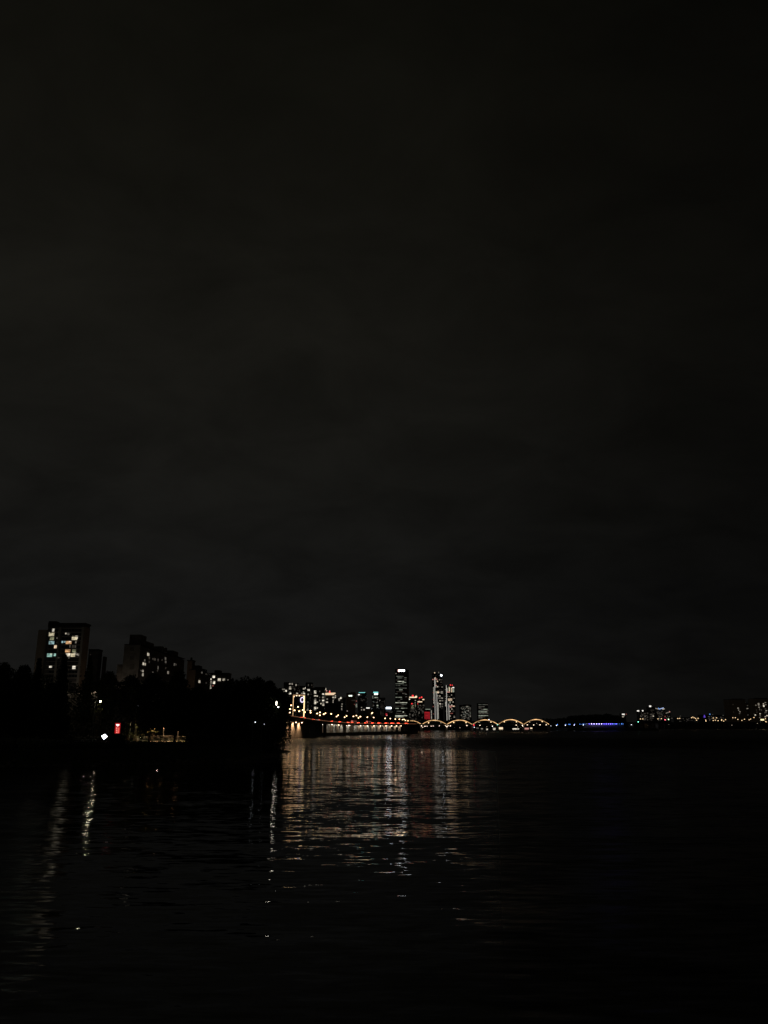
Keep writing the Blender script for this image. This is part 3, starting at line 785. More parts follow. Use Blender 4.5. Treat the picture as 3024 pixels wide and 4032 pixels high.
b = block('apartment_tower', 'low corner of an apartment tower with lit stair windows beside the dark trees', 'apartment building', 1098, 1129, 2713, 900., 8, FACADE2, 5)
wins(b, Z4, [(150, 474, 44, 18, 'w1'), (162, 513, 34, 20, 'w1'), (160, 543, 36, 20, 'w2'), (191, 498, 26, 26, 'w3'), (213, 642, 16, 12, 'w1'), (165, 620, 14, 14, 'w00')])
b = block('apartment_tower', 'dark apartment tower with a column of lit windows, behind the left post of the gate', 'apartment building', 1117.5, 1173, 2694, 960., 9, FACADE2, 5)
roof_box(b, 1118, 1138, 2686, 3, 9); wins(b, Z4, [(262, 385, 40, 20, 'w1'), (293, 385, 16, 26, 'w1'), (258, 438, 30, 18, 'w2'), (259, 465, 34, 20, 'w2'), (257, 520, 26, 18, 'w0'), (257, 543, 36, 22, 'w3'), (356, 404, 22, 28, 'w1'), (372, 540, 28, 20, 'w2'), (330, 470, 14, 40, 'w00')])
faint(b, 1120, 1170, 2700, 2790, 9, 14, .12, ['w00'])
b = block('apartment_tower', 'lower dark apartment block above the lit gate frame', 'apartment building', 1174, 1202, 2704, 990., 8, FACADE2, 5)
wins(b, Z4, [(482, 464, 28, 20, 'w2'), (512, 453, 20, 24, 'w3'), (478, 517, 20, 18, 'w1'), (483, 541, 34, 20, 'w3'), (446, 540, 14, 18, 'w1'), (415, 500, 10, 40, 'w00')])
b = block('office_building', 'dark building seen through the gate frame, carrying a ring shaped sign', 'building', 1150, 1201, 2742, 830., 7, FACADE, 5)
rc = P(1190, 2755.5, 829.6)
m = MB(); R0, N_ = 2.0, 20
for k in range(N_):
    a0, a1 = 2 * math.pi * k / N_, 2 * math.pi * (k + 1) / N_
    m.tube((rc.x + R0 * .85 * math.cos(a0), 829.5, rc.z + R0 * 1.25 * math.sin(a0)), (rc.x + R0 * .85 * math.cos(a1), 829.5, rc.z + R0 * 1.25 * math.sin(a1)), .42, .42, 6)
m.build('ring_sign', WIN['RING'], b.root)
faint(b, 1152, 1200, 2765, 2815, 8, 6, .2, ['w00', 'w00', 'w0'], 3, 2)
b = block('apartment_tower', 'slender dark apartment tower rising just past the thick gate post', 'apartment building', 1203.5, 1231, 2694, 930., 8, FACADE2, 5)
roof_box(b, 1205, 1229, 2687, 2, 10)
wins(b, Z4, [(557, 405, 14, 30, 'w0'), (560, 484, 32, 24, 'w3'), (612, 405, 16, 26, 'w00'), (553, 556, 16, 18, 'w1'), (549, 683, 12, 16, 'w0'), (549, 745, 12, 14, 'w0'), (549, 790, 14, 16, 'w1'), (545, 812, 30, 14, 'w1')])
faint(b, 1206, 1229, 2720, 2800, 5, 14, .25, ['w00'])
b = block('apartment_tower', 'wide dark apartment slab with two columns of lit windows past the gate', 'apartment building', 1231.5, 1279, 2712, 900., 9, FACADE, 5)
roof_box(b, 1238, 1278, 2705, 2, 10)
L_ = [(667, y, 34, 20, k) for y, k in ((505, 'w3'), (531, 'w3'), (580, 'w2'), (631, 'w0'), (655, 'w1'), (683, 'w3'), (706, 'w2'), (765, 'w1'), (780, 'w3'), (803, 'w1'))]
L_ += [(701, y, 20, 18, k) for y, k in ((583, 'w2'), (682, 'w2'), (779, 'w2'))] + [(741, y, 14, 20, k) for y, k in ((507, 'w0'), (605, 'w0'), (656, 'w1'))]
L_ += [(799, y, 32, 20, k) for y, k in ((552, 'w3'), (605, 'w1'), (630, 'w00'), (656, 'w3'), (682, 'w0'), (705, 'w1'), (731, 'w2'))] + [(764, 708, 18, 20, 'w2'), (660, 842, 16, 14, 'w2')]
wins(b, Z4, L_)
b = block('office_building', 'building wearing a warm lit slanting crown with red beacons', 'building', 1279.5, 1324, 2736, 1000., 9, FACADE2, 5)
c0, c1, c2, c3 = [P(*Z4(x, y), 999.5) for x, y in ((830, 566), (975, 566), (992, 528), (830, 533))]
m = MB(); q4 = [c0, c1, c2, c3]
m.hexa([(p.x, 999.4, p.z) for p in (c0, c1)] + [(c1.x, 1012, c1.z), (c0.x, 1012, c0.z)], [(c3.x, 999.4, c3.z), (c2.x, 999.4, c2.z), (c2.x, 1012, c2.z), (c3.x, 1012, c3.z)])
m.build('lit_crown', WIN['K'], b.root)
roof_light(b, *Z4(905, 520), 'R', 1.0); roof_light(b, *Z4(905, 500), 'P1', .8); roof_light(b, *Z4(853, 497), 'P1', .8); roof_light(b, *Z4(832, 470), 'w2', 1.4, 1.)
wins(b, Z4, [(860, 631, 26, 18, 'w1'), (859, 683, 34, 18, 'w2'), (965, 605, 32, 18, 'w2'), (997, 606, 16, 18, 'w2'), (998, 578, 18, 18, 'w2'), (961, 655, 14, 22, 'w1'), (960, 683, 16, 16, 'w1'), (975, 630, 14, 14, 'w0')])
b = block('apartment_tower', 'dark stepped block with one bright window near its top, beside the warm crown', 'apartment building', 1324.5, 1362, 2750, 980., 9, FACADE, 5)
roof_box(b, 1330, 1350, 2745)
wins(b, Z4, [(1062, 632, 28, 18, 'w2'), (1089, 615, 26, 26, 'w3'), (1060, 655, 22, 14, 'w1'), (1107, 713, 22, 14, 'w1'), (1102, 752, 18, 18, 'w1'), (1101, 793, 16, 18, 'w1'), (1104, 812, 16, 12, 'w0'), (1105, 668, 14, 12, 'w00'), (1191, 828, 16, 12, 'w1')])
b = block('office_building', 'brownish office block with one pale green sign under its stepped roof', 'building', 1364, 1400, 2732, 1050., 10, BROWNW, 5)
roof_box(b, 1380, 1399, 2725, 1, 12)
wins(b, Z4, [(1243, 579, 56, 18, 'SG'), (1290, 655, 60, 14, 'w00'), (1340, 730, 24, 8, 'gs'), (1340, 745, 26, 10, 'gs0'), (1343, 760, 24, 8, 'gs'), (1340, 665, 18, 14, 'P0'), (1343, 715, 20, 8, 'gs0'), (1310, 720, 14, 10, 'P0')])
b = block('office_tower', 'round shouldered tower with a cyan light bar and a white corner sign', 'skyscraper', 1409, 1443, 2731, 1120., 22, FACADE2, 5)
roof_box(b, 1413, 1440, 2726.5, 1, 14, FACADE2)
cb = P(*Z4(1432, 531), 1120.); w_ = 50 * .2411 * 1120 / F
m = MB(); m.box(cb.x - w_, cb.x + w_, 1120.5, 1121.5, cb.z - .75, cb.z + .75); m.build('light_bar', WIN['C'], b.root)
m = MB()
for s_ in (-.7, .7): m.tube((cb.x + w_ * s_, 1121.2, b.zt + .3), (cb.x + w_ * s_, 1121.2, cb.z - .7), .15, .15, 5)
m.build('bar_bracket', DARKST, b.root)
wins(b, Z4, [(1382, 560, 28, 16, 'S2'), (1420, 570, 26, 10, 'w00'), (1423, 640, 10, 36, 'w00'), (1440, 660, 20, 20, 'w00'), (1460, 640, 20, 10, 'w00'), (1480, 650, 14, 10, 'w00')])
b = block('office_tower', 'narrow tower with a cyan light bar and a glowing sign just below it', 'skyscraper', 1464, 1495, 2735, 1140., 20, FACADE2, 5)
roof_box(b, 1469, 1491, 2729, 1, 12, FACADE2)
cb = P(*Z5(293, 465), 1140.); w_ = 34 * .27125 * 1140 / F
m = MB(); m.box(cb.x - w_, cb.x + w_, 1140.5, 1141.5, cb.z - .75, cb.z + .75); m.build('light_bar', WIN['C'], b.root)
m = MB()
for s_ in (-.7, .7): m.tube((cb.x + w_ * s_, 1141.2, b.zt + .3), (cb.x + w_ * s_, 1141.2, cb.z - .7), .15, .15, 5)
m.build('bar_bracket', DARKST, b.root)
wins(b, Z5, [(298, 490, 54, 20, 'SG'), (300, 540, 50, 12, 'gs'), (250, 535, 14, 40, 'gs0'), (262, 600, 16, 12, 'gs0'), (318, 655, 22, 14, 'gs'), (318, 680, 18, 14, 'gs0'), (255, 650, 18, 40, 'w00'), (310, 610, 30, 14, 'w0'), (320, 570, 14, 12, 'w0')])
b = block('office_tower', 'dim unlit tower tucked beside the narrow cyan topped tower', 'skyscraper', 1495.5, 1517, 2750, 1180., 20, FACADE2, 5)
wins(b, Z5, [(345, 580, 20, 14, 'w2')]); faint(b, 1497, 1516, 2756, 2820, 4, 14, .5, ['w00'])
b = block('office_building', 'low grey building with a bright white rooftop sign and a small red mark', 'building', 1519, 1556, 2792, 1100., 18, FACADE2, 5)
s_ = P(*Z5(481, 692), 1099.5); m = MB(); w_ = 36 * .27125 * 1100 / F
m.box(s_.x - w_, s_.x + w_, 1099.2, 1099.9, s_.z - 1.0, s_.z + 1.0); m.build('roof_sign', glow('cool_roof_sign', (.76, .87, 1.), 9), b.root)
m = MB(); [m.tube((s_.x + w_ * q, 1099.6, b.zt - .5), (s_.x + w_ * q, 1099.6, s_.z - 1.), .14, .14, 5) for q in (-.6, 0, .6)]; m.build('sign_bracket', DARKST, b.root)
wins(b, Z5, [(448, 785, 26, 26, 'R1'), (455, 800, 18, 10, 'P1'), (510, 750, 60, 8, 'w00')])
b = block('shop_building', 'low building with a short white sign above the road lamps', 'building', 1430, 1463, 2790, 1000., 14, FACADE, 5)
wins(b, Z5, [(180, 692, 50, 14, 'S2'), (124, 717, 16, 18, 'w2'), (88, 719, 16, 14, 'w1'), (86, 684, 14, 12, 'w1')])

# --- the tallest gold-dark tower
T = block('skyscraper', 'tallest dark tower with striped lit floors and a white sign at its top', 'skyscraper', 1556.5, 1602, 2637, 1750., 34, FACADE, 4, None, 4.)
a = P(1602.3, 2638, 1752.); b_ = P(1609.5, 2638, 1752.); m = MB(); m.box(a.x, b_.x, 1752, 1780, 4, a.z); m.build('recessed_flank', surf('bronze_flank', (.03, .028, .025), .5, .1), T.root)
roof_box(T, 1562, 1597, 2634, 2, 22, FACADE); m = MB(); a = P(1590, 2634, 1765.); m.tube((a.x, 1765., a.z - .5), (a.x, 1765., a.z + 9), .35, .15, 6); m.build('mast', DARKST, T.root)
STR = [(120, 290, 375, 'gs0'), (150, 260, 410, 'gs0'), (305, 360, 408, 'gs0'), (150, 300, 492, 'gs2'), (250, 350, 516, 'gs'), (105, 295, 545, 'gs'), (110, 210, 588, 'gs0'), (270, 370, 578, 'gs0'), (105, 360, 650, 'gs0'), (190, 270, 688, 'gs'),
       (100, 150, 780, 'gs0'), (260, 340, 772, 'w0'), (325, 370, 792, 'gs0'), (105, 250, 863, 'gs'), (210, 260, 905, 'gs0'), (150, 210, 950, 'w0'), (100, 375, 988, 'gs2'), (245, 355, 1030, 'gs0'), (100, 180, 1122, 'gs'), (230, 375, 1118, 'gs'),
       (130, 235, 1187, 'gs0'), (270, 297, 1205, 'gs2'), (95, 375, 1292, 'gs2'), (95, 300, 1318, 'gs2'), (300, 330, 1270, 'w0'), (300, 360, 455, 'w0'), (110, 200, 458, 'w00'), (330, 370, 850, 'w0'), (120, 280, 730, 'w00'), (100, 300, 1070, 'w00'), (110, 350, 1240, 'w00')]
for xa, xb, y, mt in STR:
    px, py = ZT((xa + xb) / 2, y); T.win(px, py, (xb - xa) * .1688, 2.3, mt, 'window_strip')
px, py = ZT(252, 238); T.win(px, py, 22, 6.5, 'S', 'sign', .6); px, py = ZT(178, 240); T.win(px, py, 5.5, 8.5, glow('sign_pinkish', (1., .55, .48), 3), 'sign_emblem', .75)
px, py = ZT(115, 308); T.win(px, py, 3, 3, 'w1')
# --- twin warm-crowned towers
b = block('apartment_tower', 'broad residential tower with a glowing warm crown and a red beacon', 'apartment building', 1611, 1644, 2750, 1700., 26, FACADE2, 4)
wins(b, ZT, [(505, 863, 160, 24, 'K3'), (585, 850, 40, 40, 'K3'), (430, 907, 26, 22, 'w3'), (565, 935, 26, 18, 'w1'), (485, 1012, 30, 22, 'R'), (530, 1012, 14, 14, 'w0'), (562, 992, 20, 20, 'w1'), (510, 1055, 44, 12, 'g1'), (495, 1080, 36, 12, 'g1'), (500, 1105, 60, 12, 'g1'), (500, 1132, 50, 12, 'w0'), (565, 1060, 14, 60, 'g1'), (435, 1260, 22, 40, 'w0'), (510, 1280, 40, 30, 'w0')])
roof_light(b, *ZT(505, 830), 'R', 2.2, 1.)
faint(b, 1613, 1642, 2775, 2838, 8, 16, .3, ['w00', 'w00', 'w0'])
b = block('apartment_tower', 'second residential tower with a warm bar and several red lights', 'apartment building', 1644.5, 1671, 2752, 1720., 26, FACADE2, 4)
wins(b, ZT, [(665, 968, 118, 18, 'K3'), (752, 915, 44, 22, 'K3'), (615, 1013, 26, 22, 'R'), (655, 935, 14, 12, 'P1'), (575, 1218, 12, 12, 'w1'), (607, 1232, 14, 14, 'w1'), (650, 1235, 14, 14, 'w1'), (652, 1210, 10, 20, 'w0'), (570, 1320, 12, 14, 'w1'), (605, 1330, 14, 24, 'w1'), (680, 1055, 14, 10, 'w0'), (710, 1065, 14, 10, 'w0'), (605, 1150, 12, 36, 'w0'), (670, 1130, 10, 30, 'w0'), (700, 1165, 24, 10, 'w0'), (765, 1050, 12, 30, 'w0')])
roof_light(b, *ZT(665, 880), 'R', 1.5); roof_light(b, *ZT(712, 862), 'R', 1.7)
faint(b, 1641, 1668, 2775, 2838, 7, 16, .35, ['w00', 'w0'])
# --- red lit facade
b = block('office_building', 'building whose lower facade glows with red vertical strips', 'building', 1672, 1698, 2793, 1650., 20, FACADE, 4)
wins(b, ZT, [(858, 1142, 116, 12, 'gs'), (940, 1270, 12, 200, 'LD')])
for x in (790, 818, 846, 874, 896): wins(b, ZT, [(x, 1290 if x > 800 else 1285, 15, 150 + (x % 3) * 8, 'R1')])
wins(b, ZT, [(832, 1212, 100, 12, 'R1'), (832, 1290, 60, 10, 'R1')])
# --- tall twin towers with light lines
def lit_tower(label, x0, x1, yt, Y, spec, lights, roofl):
    bd = block('skyscraper', label, 'skyscraper', x0, x1, yt, Y, 40, FACADE, 4, None, 4.2)
    for x, y, w, h, mt in spec:
        px, py = ZT(x, y); bd.win(px, py, w * .1688, h * .1688, mt, 'glow_line' if mt == 'LS' else ('window_column' if mt == 'LD' else 'window'), .5 if mt == 'LS' else .25)
    for x, y, r, mt in roofl: roof_light(bd, *ZT(x, y), mt, r, -.3)
    return bd
PA = [(1022, 915, 8, 960, 'LS'), (1071, 1060, 8, 620, 'LS'), (1036, 540, 14, 200, 'LD'), (992, 820, 13, 360, 'LD'), (1098, 1170, 18, 370, 'LD'),
      (1080, 488, 28, 28, 'p2'), (1082, 615, 34, 24, 'w2'), (1130, 452, 24, 20, 'w1'), (1180, 455, 36, 14, 'w0'), (1170, 510, 50, 30, 'w00'), (1190, 622, 30, 14, 'w1'), (1125, 618, 40, 10, 'w00'), (1092, 742, 40, 46, 'p2'), (1132, 744, 26, 18, 'w1'), (1185, 748, 46, 50, 'w1'),
      (1045, 745, 24, 50, 'g1'), (1088, 828, 30, 22, 'w1'), (1138, 832, 28, 18, 'w2'), (1130, 880, 80, 34, 'w0'), (1190, 882, 36, 30, 'w1'), (1142, 944, 28, 18, 'w2'), (1190, 944, 48, 14, 'w1'), (1142, 1014, 28, 22, 'w3'), (1190, 1018, 44, 12, 'w1'),
      (1150, 1070, 30, 60, 'w0'), (1195, 1075, 30, 30, 'w0'), (1045, 833, 20, 12, 'w0'), (1045, 940, 20, 14, 'w0'), (1040, 1090, 20, 12, 'w0'), (1045, 440, 60, 16, 'P1'), (985, 1078, 24, 18, 'P0'), (1050, 585, 24, 18, 'P1'), (990, 1250, 18, 18, 'P0'), (985, 750, 20, 14, 'P0'), (985, 915, 20, 14, 'P0'), (1160, 570, 60, 8, 'w00'), (1150, 690, 60, 10, 'w00'), (1180, 1130, 40, 12, 'w00')]
lit_tower('taller of two towers traced by pale vertical light lines', 1704, 1743.5, 2652, 1850., PA, None, [(1016, 292, 1.3, 'p2'), (1112, 284, 1.3, 'w1'), (1170, 350, 2.2, 'S'), (1030, 410, 1.5, 'p2'), (977, 447, 1.3, 'P1')])
PB = [(1296, 990, 9, 770, 'LS'), (1350, 1200, 9, 350, 'LS'), (1310, 690, 24, 90, 'LD'), (1360, 680, 30, 110, 'y2'), (1412, 690, 22, 100, 'p2'), (1450, 700, 40, 80, 'gs'), (1335, 742, 70, 16, 'P1'), (1450, 636, 44, 22, 'S2'), (1275, 1015, 22, 110, 'LD'), (1268, 685, 18, 16, 'w1'), (1268, 840, 18, 14, 'w1'), (1315, 802, 18, 14, 'w1'), (1410, 810, 20, 18, 'w1'), (1318, 840, 16, 16, 'w1'), (1362, 848, 22, 16, 'w1'), (1270, 895, 18, 16, 'w1'), (1268, 935, 18, 14, 'w1'),
      (1375, 905, 100, 20, 'p2'), (1375, 935, 95, 14, 'p2'), (1470, 885, 26, 10, 'w1'), (1370, 972, 40, 20, 'gs2'), (1372, 998, 36, 14, 'gs'), (1445, 972, 24, 18, 'w2'), (1415, 1045, 26, 24, 'w2'), (1400, 1068, 110, 16, 'P1'), (1465, 1070, 44, 24, 'p2'), (1385, 1098, 34, 14, 'P1'), (1418, 1138, 26, 14, 'w2'), (1415, 1115, 14, 20, 'w1'), (1377, 1190, 22, 20, 'w2'), (1450, 1195, 50, 10, 'w0'), (1450, 1160, 40, 10, 'w0'), (1410, 1238, 60, 16, 'P0'), (1378, 1300, 24, 22, 'w2'), (1473, 1305, 32, 12, 'w1'), (1473, 1330, 36, 14, 'w1'), (1440, 860, 40, 8, 'w00'), (1300, 1190, 50, 10, 'w0'), (1310, 1270, 30, 12, 'w0'), (1315, 1320, 30, 14, 'w0'), (1400, 1360, 40, 10, 'w0'), (1270, 1190, 18, 10, 'w0')]
lit_tower('shorter of two towers traced by pale vertical light lines, crowned with red lights', 1751.5, 1791, 2703, 1860., PB, None, [(1385, 577, 1.4, 'R'), (1427, 580, 1.1, 'R')])
# --- pair of office towers further right
b = block('office_tower', 'office tower with a ragged pattern of dim lit floors, nearer the twin light lined towers', 'skyscraper', 1813, 1856, 2777, 1900., 30, FACADE2, 4, None, 4.)
roof_box(b, 1826, 1850, 2774)
faint(b, 1815, 1854, 2780, 2834, 10, 19, .34, ['gs0', 'w0', 'w00', 'gs0', 'w1'], 4.2, 2.0, 95)
b = block('office_tower', 'office tower with stacked bright floor bands, standing above the third arch', 'skyscraper', 1883, 1921, 2771, 1900., 30, FACADE2, 4, None, 4.)
roof_box(b, 1890, 1912, 2768.5)
for y, mt in ((206, 'gs0'), (228, 'w0'), (243, 'gs0'), (257, 'gs'), (272, 'gs0'), (285, 'gs'), (300, 'w0'), (325, 'gs'), (338, 'gs0'), (350, 'gs2')):
    x = 648
    while x < 745:
        w = random.uniform(18, 44)
        if random.random() < .78:
            px, py = Z6(min(x + w / 2, 735), y); b.win(px, py, w * .36, 2.4, mt if random.random() < .75 else 'w0')
        x += w + 3

# ------------------------------------------------------------------ elevated road on the near side of the city
ST = [(1090, 560., 2806, 2832, 2909), (1143, 610., 2817, 2838.5, 2902.6), (1205, 655., 2827, 2842, 2899), (1249, 694., 2834, 2845, 2896.6), (1285, 740., 2838, 2848, 2893.5), (1330, 775., 2842.5, 2851, 2891.5), (1380, 800., 2846, 2853.5, 2890.5),
      (1430, 822., 2847.5, 2854.5, 2889.5), (1480, 845., 2848, 2855, 2889), (1535, 880., 2848.5, 2855.2, 2888), (1590, 920., 2849, 2855.3, 2886), (1640, 985., 2849.5, 2855, 2883.4), (1665, 1120., 2850.5, 2854.6, 2880)]
fr = []                                        # deck top, deck bottom, per station
for px, Y, yt, yb, yw in ST:
    a = P(px, yt, Y); b_ = P(px, yb, Y); fr.append((a, b_))
def road_at(px):
    for i in range(len(ST) - 1):
        if ST[i][0] <= px <= ST[i + 1][0]:
            t = (px - ST[i][0]) / (ST[i + 1][0] - ST[i][0]); return fr[i][0].lerp(fr[i + 1][0], t), fr[i][1].lerp(fr[i + 1][1], t)
    return fr[-1] if px > ST[-1][0] else fr[0]
NRM = []
for i in range(len(fr)):
    a = fr[max(0, i - 1)][0]; b_ = fr[min(len(fr) - 1, i + 1)][0]; d = Vector((b_.x - a.x, b_.y - a.y, 0)).normalized(); NRM.append(Vector((-d.y, d.x, 0)))
def nrm_at(px):
    for i in range(len(ST) - 1):
        if ST[i][0] <= px <= ST[i + 1][0]:
            t = (px - ST[i][0]) / (ST[i + 1][0] - ST[i][0]); return NRM[i].lerp(NRM[i + 1], t).normalized()
    return NRM[-1]
WID = 17.
er = empty('elevated_road', (fr[1][0].x, fr[1][0].y, 0), 'long elevated riverside road curving from the dark trees to the arched bridge', 'road viaduct')
def strip(name, mat, offs, i0=0, i1=None):
    """extrude a closed cross-section along the road; offs: list of (inset, zfunc(top, bottom))"""
    m = MB(); n = len(offs); i1 = len(fr) if i1 is None else i1
    rings = []
    for i in range(i0, i1):
        t, b_ = fr[i]; r = []
        for ins, zf in offs:
            p = Vector((t.x, t.y, 0)) + NRM[i] * ins; r.append((p.x, p.y, zf(t.z, b_.z)))
        rings.append(r)
    for r in rings: m.v += r
    for k in range(len(rings) - 1):
        for j in range(n):
            j2 = (j + 1) % n; m.f.append((k * n + j, k * n + j2, (k + 1) * n + j2, (k + 1) * n + j))
    m.f.append(tuple(reversed(range(n)))); m.f.append(tuple((len(rings) - 1) * n + j for j in range(n)))
    return m.build(name, mat, er)
strip('deck', CONCD, [(0, lambda t, b: t - .5), (0, lambda t, b: b), (WID, lambda t, b: b), (WID, lambda t, b: t - .5)])
strip('carriageway', ASPH, [(.45, lambda t, b: t - .46), (WID - .45, lambda t, b: t - .46), (WID - .45, lambda t, b: t - .495), (.45, lambda t, b: t - .495)])
strip('parapet', CONC, [(.0, lambda t, b: t - .12), (.0, lambda t, b: t - .498), (.4, lambda t, b: t - .498), (.4, lambda t, b: t - .12)])
strip('guard_rail', STEEL, [(.12, lambda t, b: t + .16), (.06, lambda t, b: t + .07), (.12, lambda t, b: t + .0), (.2, lambda t, b: t + .07)])
strip('parapet', CONC, [(WID - .4, lambda t, b: t + .42), (WID - .4, lambda t, b: t - .498), (WID, lambda t, b: t - .498), (WID, lambda t, b: t + .42)])
strip('retaining_wall', CONC, [(4.2, lambda t, b: b - .01), (4.2, lambda t, b: -1.), (9, lambda t, b: -1.), (9, lambda t, b: b - .01)], 0, 5)
strip('back_wall', surf('pale_underpass_wall', (.55, .53, .48), .85, .3, .25), [(11, lambda t, b: b - .01), (11, lambda t, b: -1.), (12.5, lambda t, b: -1.), (12.5, lambda t, b: b - .01)], 4, 12)
strip('walkway', CONCD, [(.6, lambda t, b: 2.6), (.6, lambda t, b: -1.), (10.99, lambda t, b: -1.), (10.99, lambda t, b: 2.6)], 4, 12)
strip('added_rail_glow', glow('added_rail_glow', (1., .40, .19), .27), [(-.02, lambda t, b: t - .12), (-.02, lambda t, b: t - .34), (-.005, lambda t, b: t - .34), (-.005, lambda t, b: t - .12)], 1, 12)  # added glow standing in for lamp and headlight spill on the parapet
# piers and the lamps under the deck
PIERS = [1271, 1289, 1314, 1339, 1364, 1394, 1420, 1447.5, 1473.8, 1499, 1520.7, 1542.4, 1562, 1580.5, 1600]
for px in PIERS:
    t, b_ = road_at(px); n = nrm_at(px); d = Vector((n.y, -n.x, 0)); c = Vector((t.x, t.y, 2.61)) + n * 2.2
    m = MB(); m.obox(c, d, n, 1.5, 3.0, b_.z - 2.62); m.build('pier', CONC, er)
def road_lamp_under(px, py, inset=.9, r=.42, mat=LAMPB):
    t, b_ = road_at(px); n = nrm_at(px); c = Vector((t.x, t.y, b_.z - .75)) + n * inset
    m = MB(); m.box(c.x - .3, c.x + .3, c.y - .3, c.y + .3, c.z + .25, c.z + .74); hd = m.build('soffit_lamp', DARKST, er)
    m = MB(); m.ball((c.x, c.y, c.z - .05), r, r, r * .8, 8, 6); m.build('lens', mat, hd)
    # spot added by each fixture to brighten the wall or pier it faces
    d = Vector((n.y, -n.x, 0))
    if mat is SOFF: aim, pw, col, at, ang = n * 1.0 + Vector((0, 0, -.8)), 260, (1., .92, .78), c + Vector((0, 0, -.35)), 2.3
    elif mat is LAMPB: aim, pw, col, at, ang = d * 1.0 + n * .45 + Vector((0, 0, -.55)), 420, (1., .74, .50), c + Vector((0, 0, -.55)) - d * 3.0 + n * .6, 1.7
    else: aim, pw, col, at, ang = n * .8 + Vector((0, 0, -1.)), 5200, (1., .56, .28), c + Vector((0, 0, -.55)), 2.2
    li = bpy.data.lights.new('added_beam', 'SPOT'); li.energy = pw; li.color = col; li.spot_size = ang; li.spot_blend = .6; li.shadow_soft_size = .08
    lo = bpy.data.objects.new('added_beam', li); COL.objects.link(lo); lo.parent = er; lo.location = at - Vector(er.location); lo.rotation_euler = aim.to_track_quat('-Z', 'Y').to_euler()
WALLB = glow('wall_lamp_lens', (1.0, .64, .38), 8, True)
SOFF = glow('soffit_small_lens', (1., .88, .70), 5, True)
for px, py, big in ((1148.7, 2849, 2), (1172.8, 2852, 2), (1196, 2853, 2), (1309, 2857, 1), (1336, 2858, 1), (1345, 2860, 0), (1376, 2860, 1), (1391.7, 2860, 0), (1405.5, 2861, 0), (1420.7, 2859, 1), (1432.5, 2861, 0), (1448, 2860, 1), (1458, 2861, 0), (1473.8, 2860, 1), (1499, 2861, 1), (1520.7, 2861, 1), (1542.4, 2861, 1), (1557, 2862, 0), (1562.8, 2861, 1), (1580.4, 2861, 1), *[(q_, 2860, 0) for q_ in (1302, 1326, 1352, 1380, 1487, 1510, 1532, 1552, 1571)]):  # third wall lamp and the trailing bay lamps are added to brighten the walls
    road_lamp_under(px, py, (1.6 if px < 1200 else .5) if big else 8., .42 if big else .24, (SOFF, LAMPB, WALLB)[big])

# street lamps along the road
RL = [Z4(x, y) for x, y in ((165, 782), (275, 738), (258, 800), (253, 855), (330, 820), (387, 763), (407, 835), (467, 815), (500, 850), (590, 827), (593, 857), (700, 872), (745, 853), (745, 900), (807, 883), (835, 868), (930, 878), (1043, 900), (1018, 920), (1180, 910), (1150, 932), (1293, 918), (1342, 905), (1375, 942), (1405, 920))]
RL += [Z5(x, y) for x, y in ((70, 820), (172, 828), (262, 832), (430, 845), (505, 848), (577, 855), (635, 857), (683, 862), (705, 860), (725, 875))]
ORD = ['first', 'second', 'third', 'fourth', 'fifth', 'sixth', 'seventh', 'eighth', 'ninth', 'tenth', 'eleventh', 'twelfth', 'thirteenth', 'fourteenth', 'fifteenth', 'sixteenth', 'seventeenth', 'eighteenth', 'nineteenth', 'twentieth']
ORD += ['twenty-' + w for w in ORD[:9]] + ['thirtieth'] + ['thirty-' + w for w in ORD[:9]]
RL.sort()
for i, (px, py) in enumerate(RL):
    t, b_ = road_at(px); ins = 2. if py > 2816 or px > 1300 and i % 2 else 14.
    Y = t.y + (6 if i % 2 else 1)
    n = nrm_at(px)
    street_lamp(px, py, Y, t.z - .46, ROADLAMP, f'warm street lamp on the elevated road, {ORD[i]} along from the dark trees', 'street lamps of the elevated road', 1 if i % 3 else -1)
for i, (x, y) in enumerate([(235, 770), (246, 762), (228, 782), (20, 805)]):
    px, py = Z5(x, y); street_lamp(px, py, 985. + i, 6., DIMLAMP if i == 2 else ROADLAMP, f'{ORD[i]} of the four small lamps clustered on the slope above the road', 'lamps on the slope above the road')

# cars
def car_meshes(paint):
    b = MB(); b.hexa([(-2.2, -.9, .3), (2.2, -.9, .3), (2.2, .9, .3), (-2.2, .9, .3)], [(-2.15, -.85, .85), (2.1, -.85, .85), (2.1, .85, .85), (-2.15, .85, .85)])
    c = MB(); c.hexa([(-1.7, -.8, .86), (1.1, -.8, .86), (1.1, .8, .86), (-1.7, .8, .86)], [(-1.2, -.65, 1.45), (.5, -.65, 1.45), (.5, .65, 1.45), (-1.2, .65, 1.45)])
    w = MB()
    for x in (-1.35, 1.35):
        for y in (-.86, .86): w.tube((x, y - .1, .32), (x, y + .1, .32), .32, .32, 10)
    l = MB(); l.ball((-2.2, 0, .80), .16, .36, .28, 8, 5)
    h = MB(); h.ball((2.2, 0, .62), .12, .22, .15, 8, 5)
    return b.mesh('body', paint), c.mesh('cabin', GLASSD), w.mesh('wheels', DARKST), l.mesh('tail_light', TAIL), h.mesh('headlight', LAMPC)
CARS = [car_meshes(p) for p in CARM]
def car(px, inset, label, group, k=0, away=True, up=0):
    t, b_ = road_at(px); n = nrm_at(px); d = Vector((n.y, -n.x, 0))
    c = Vector((t.x, t.y, t.z - .45)) + n * inset
    root = empty('car', c, label, 'car', group); root.rotation_euler.z = math.atan2(d.y, d.x) + (0 if away else math.pi)
    me = CARS[k % 3]
    share('body', me[0], root); share('cabin', me[1], root)
    share('wheels', me[2], root)
    for y in (-.62, .62): share('tail_light', me[3], root, (0, y, 0)); share('headlight', me[4], root, (0, y, 0))
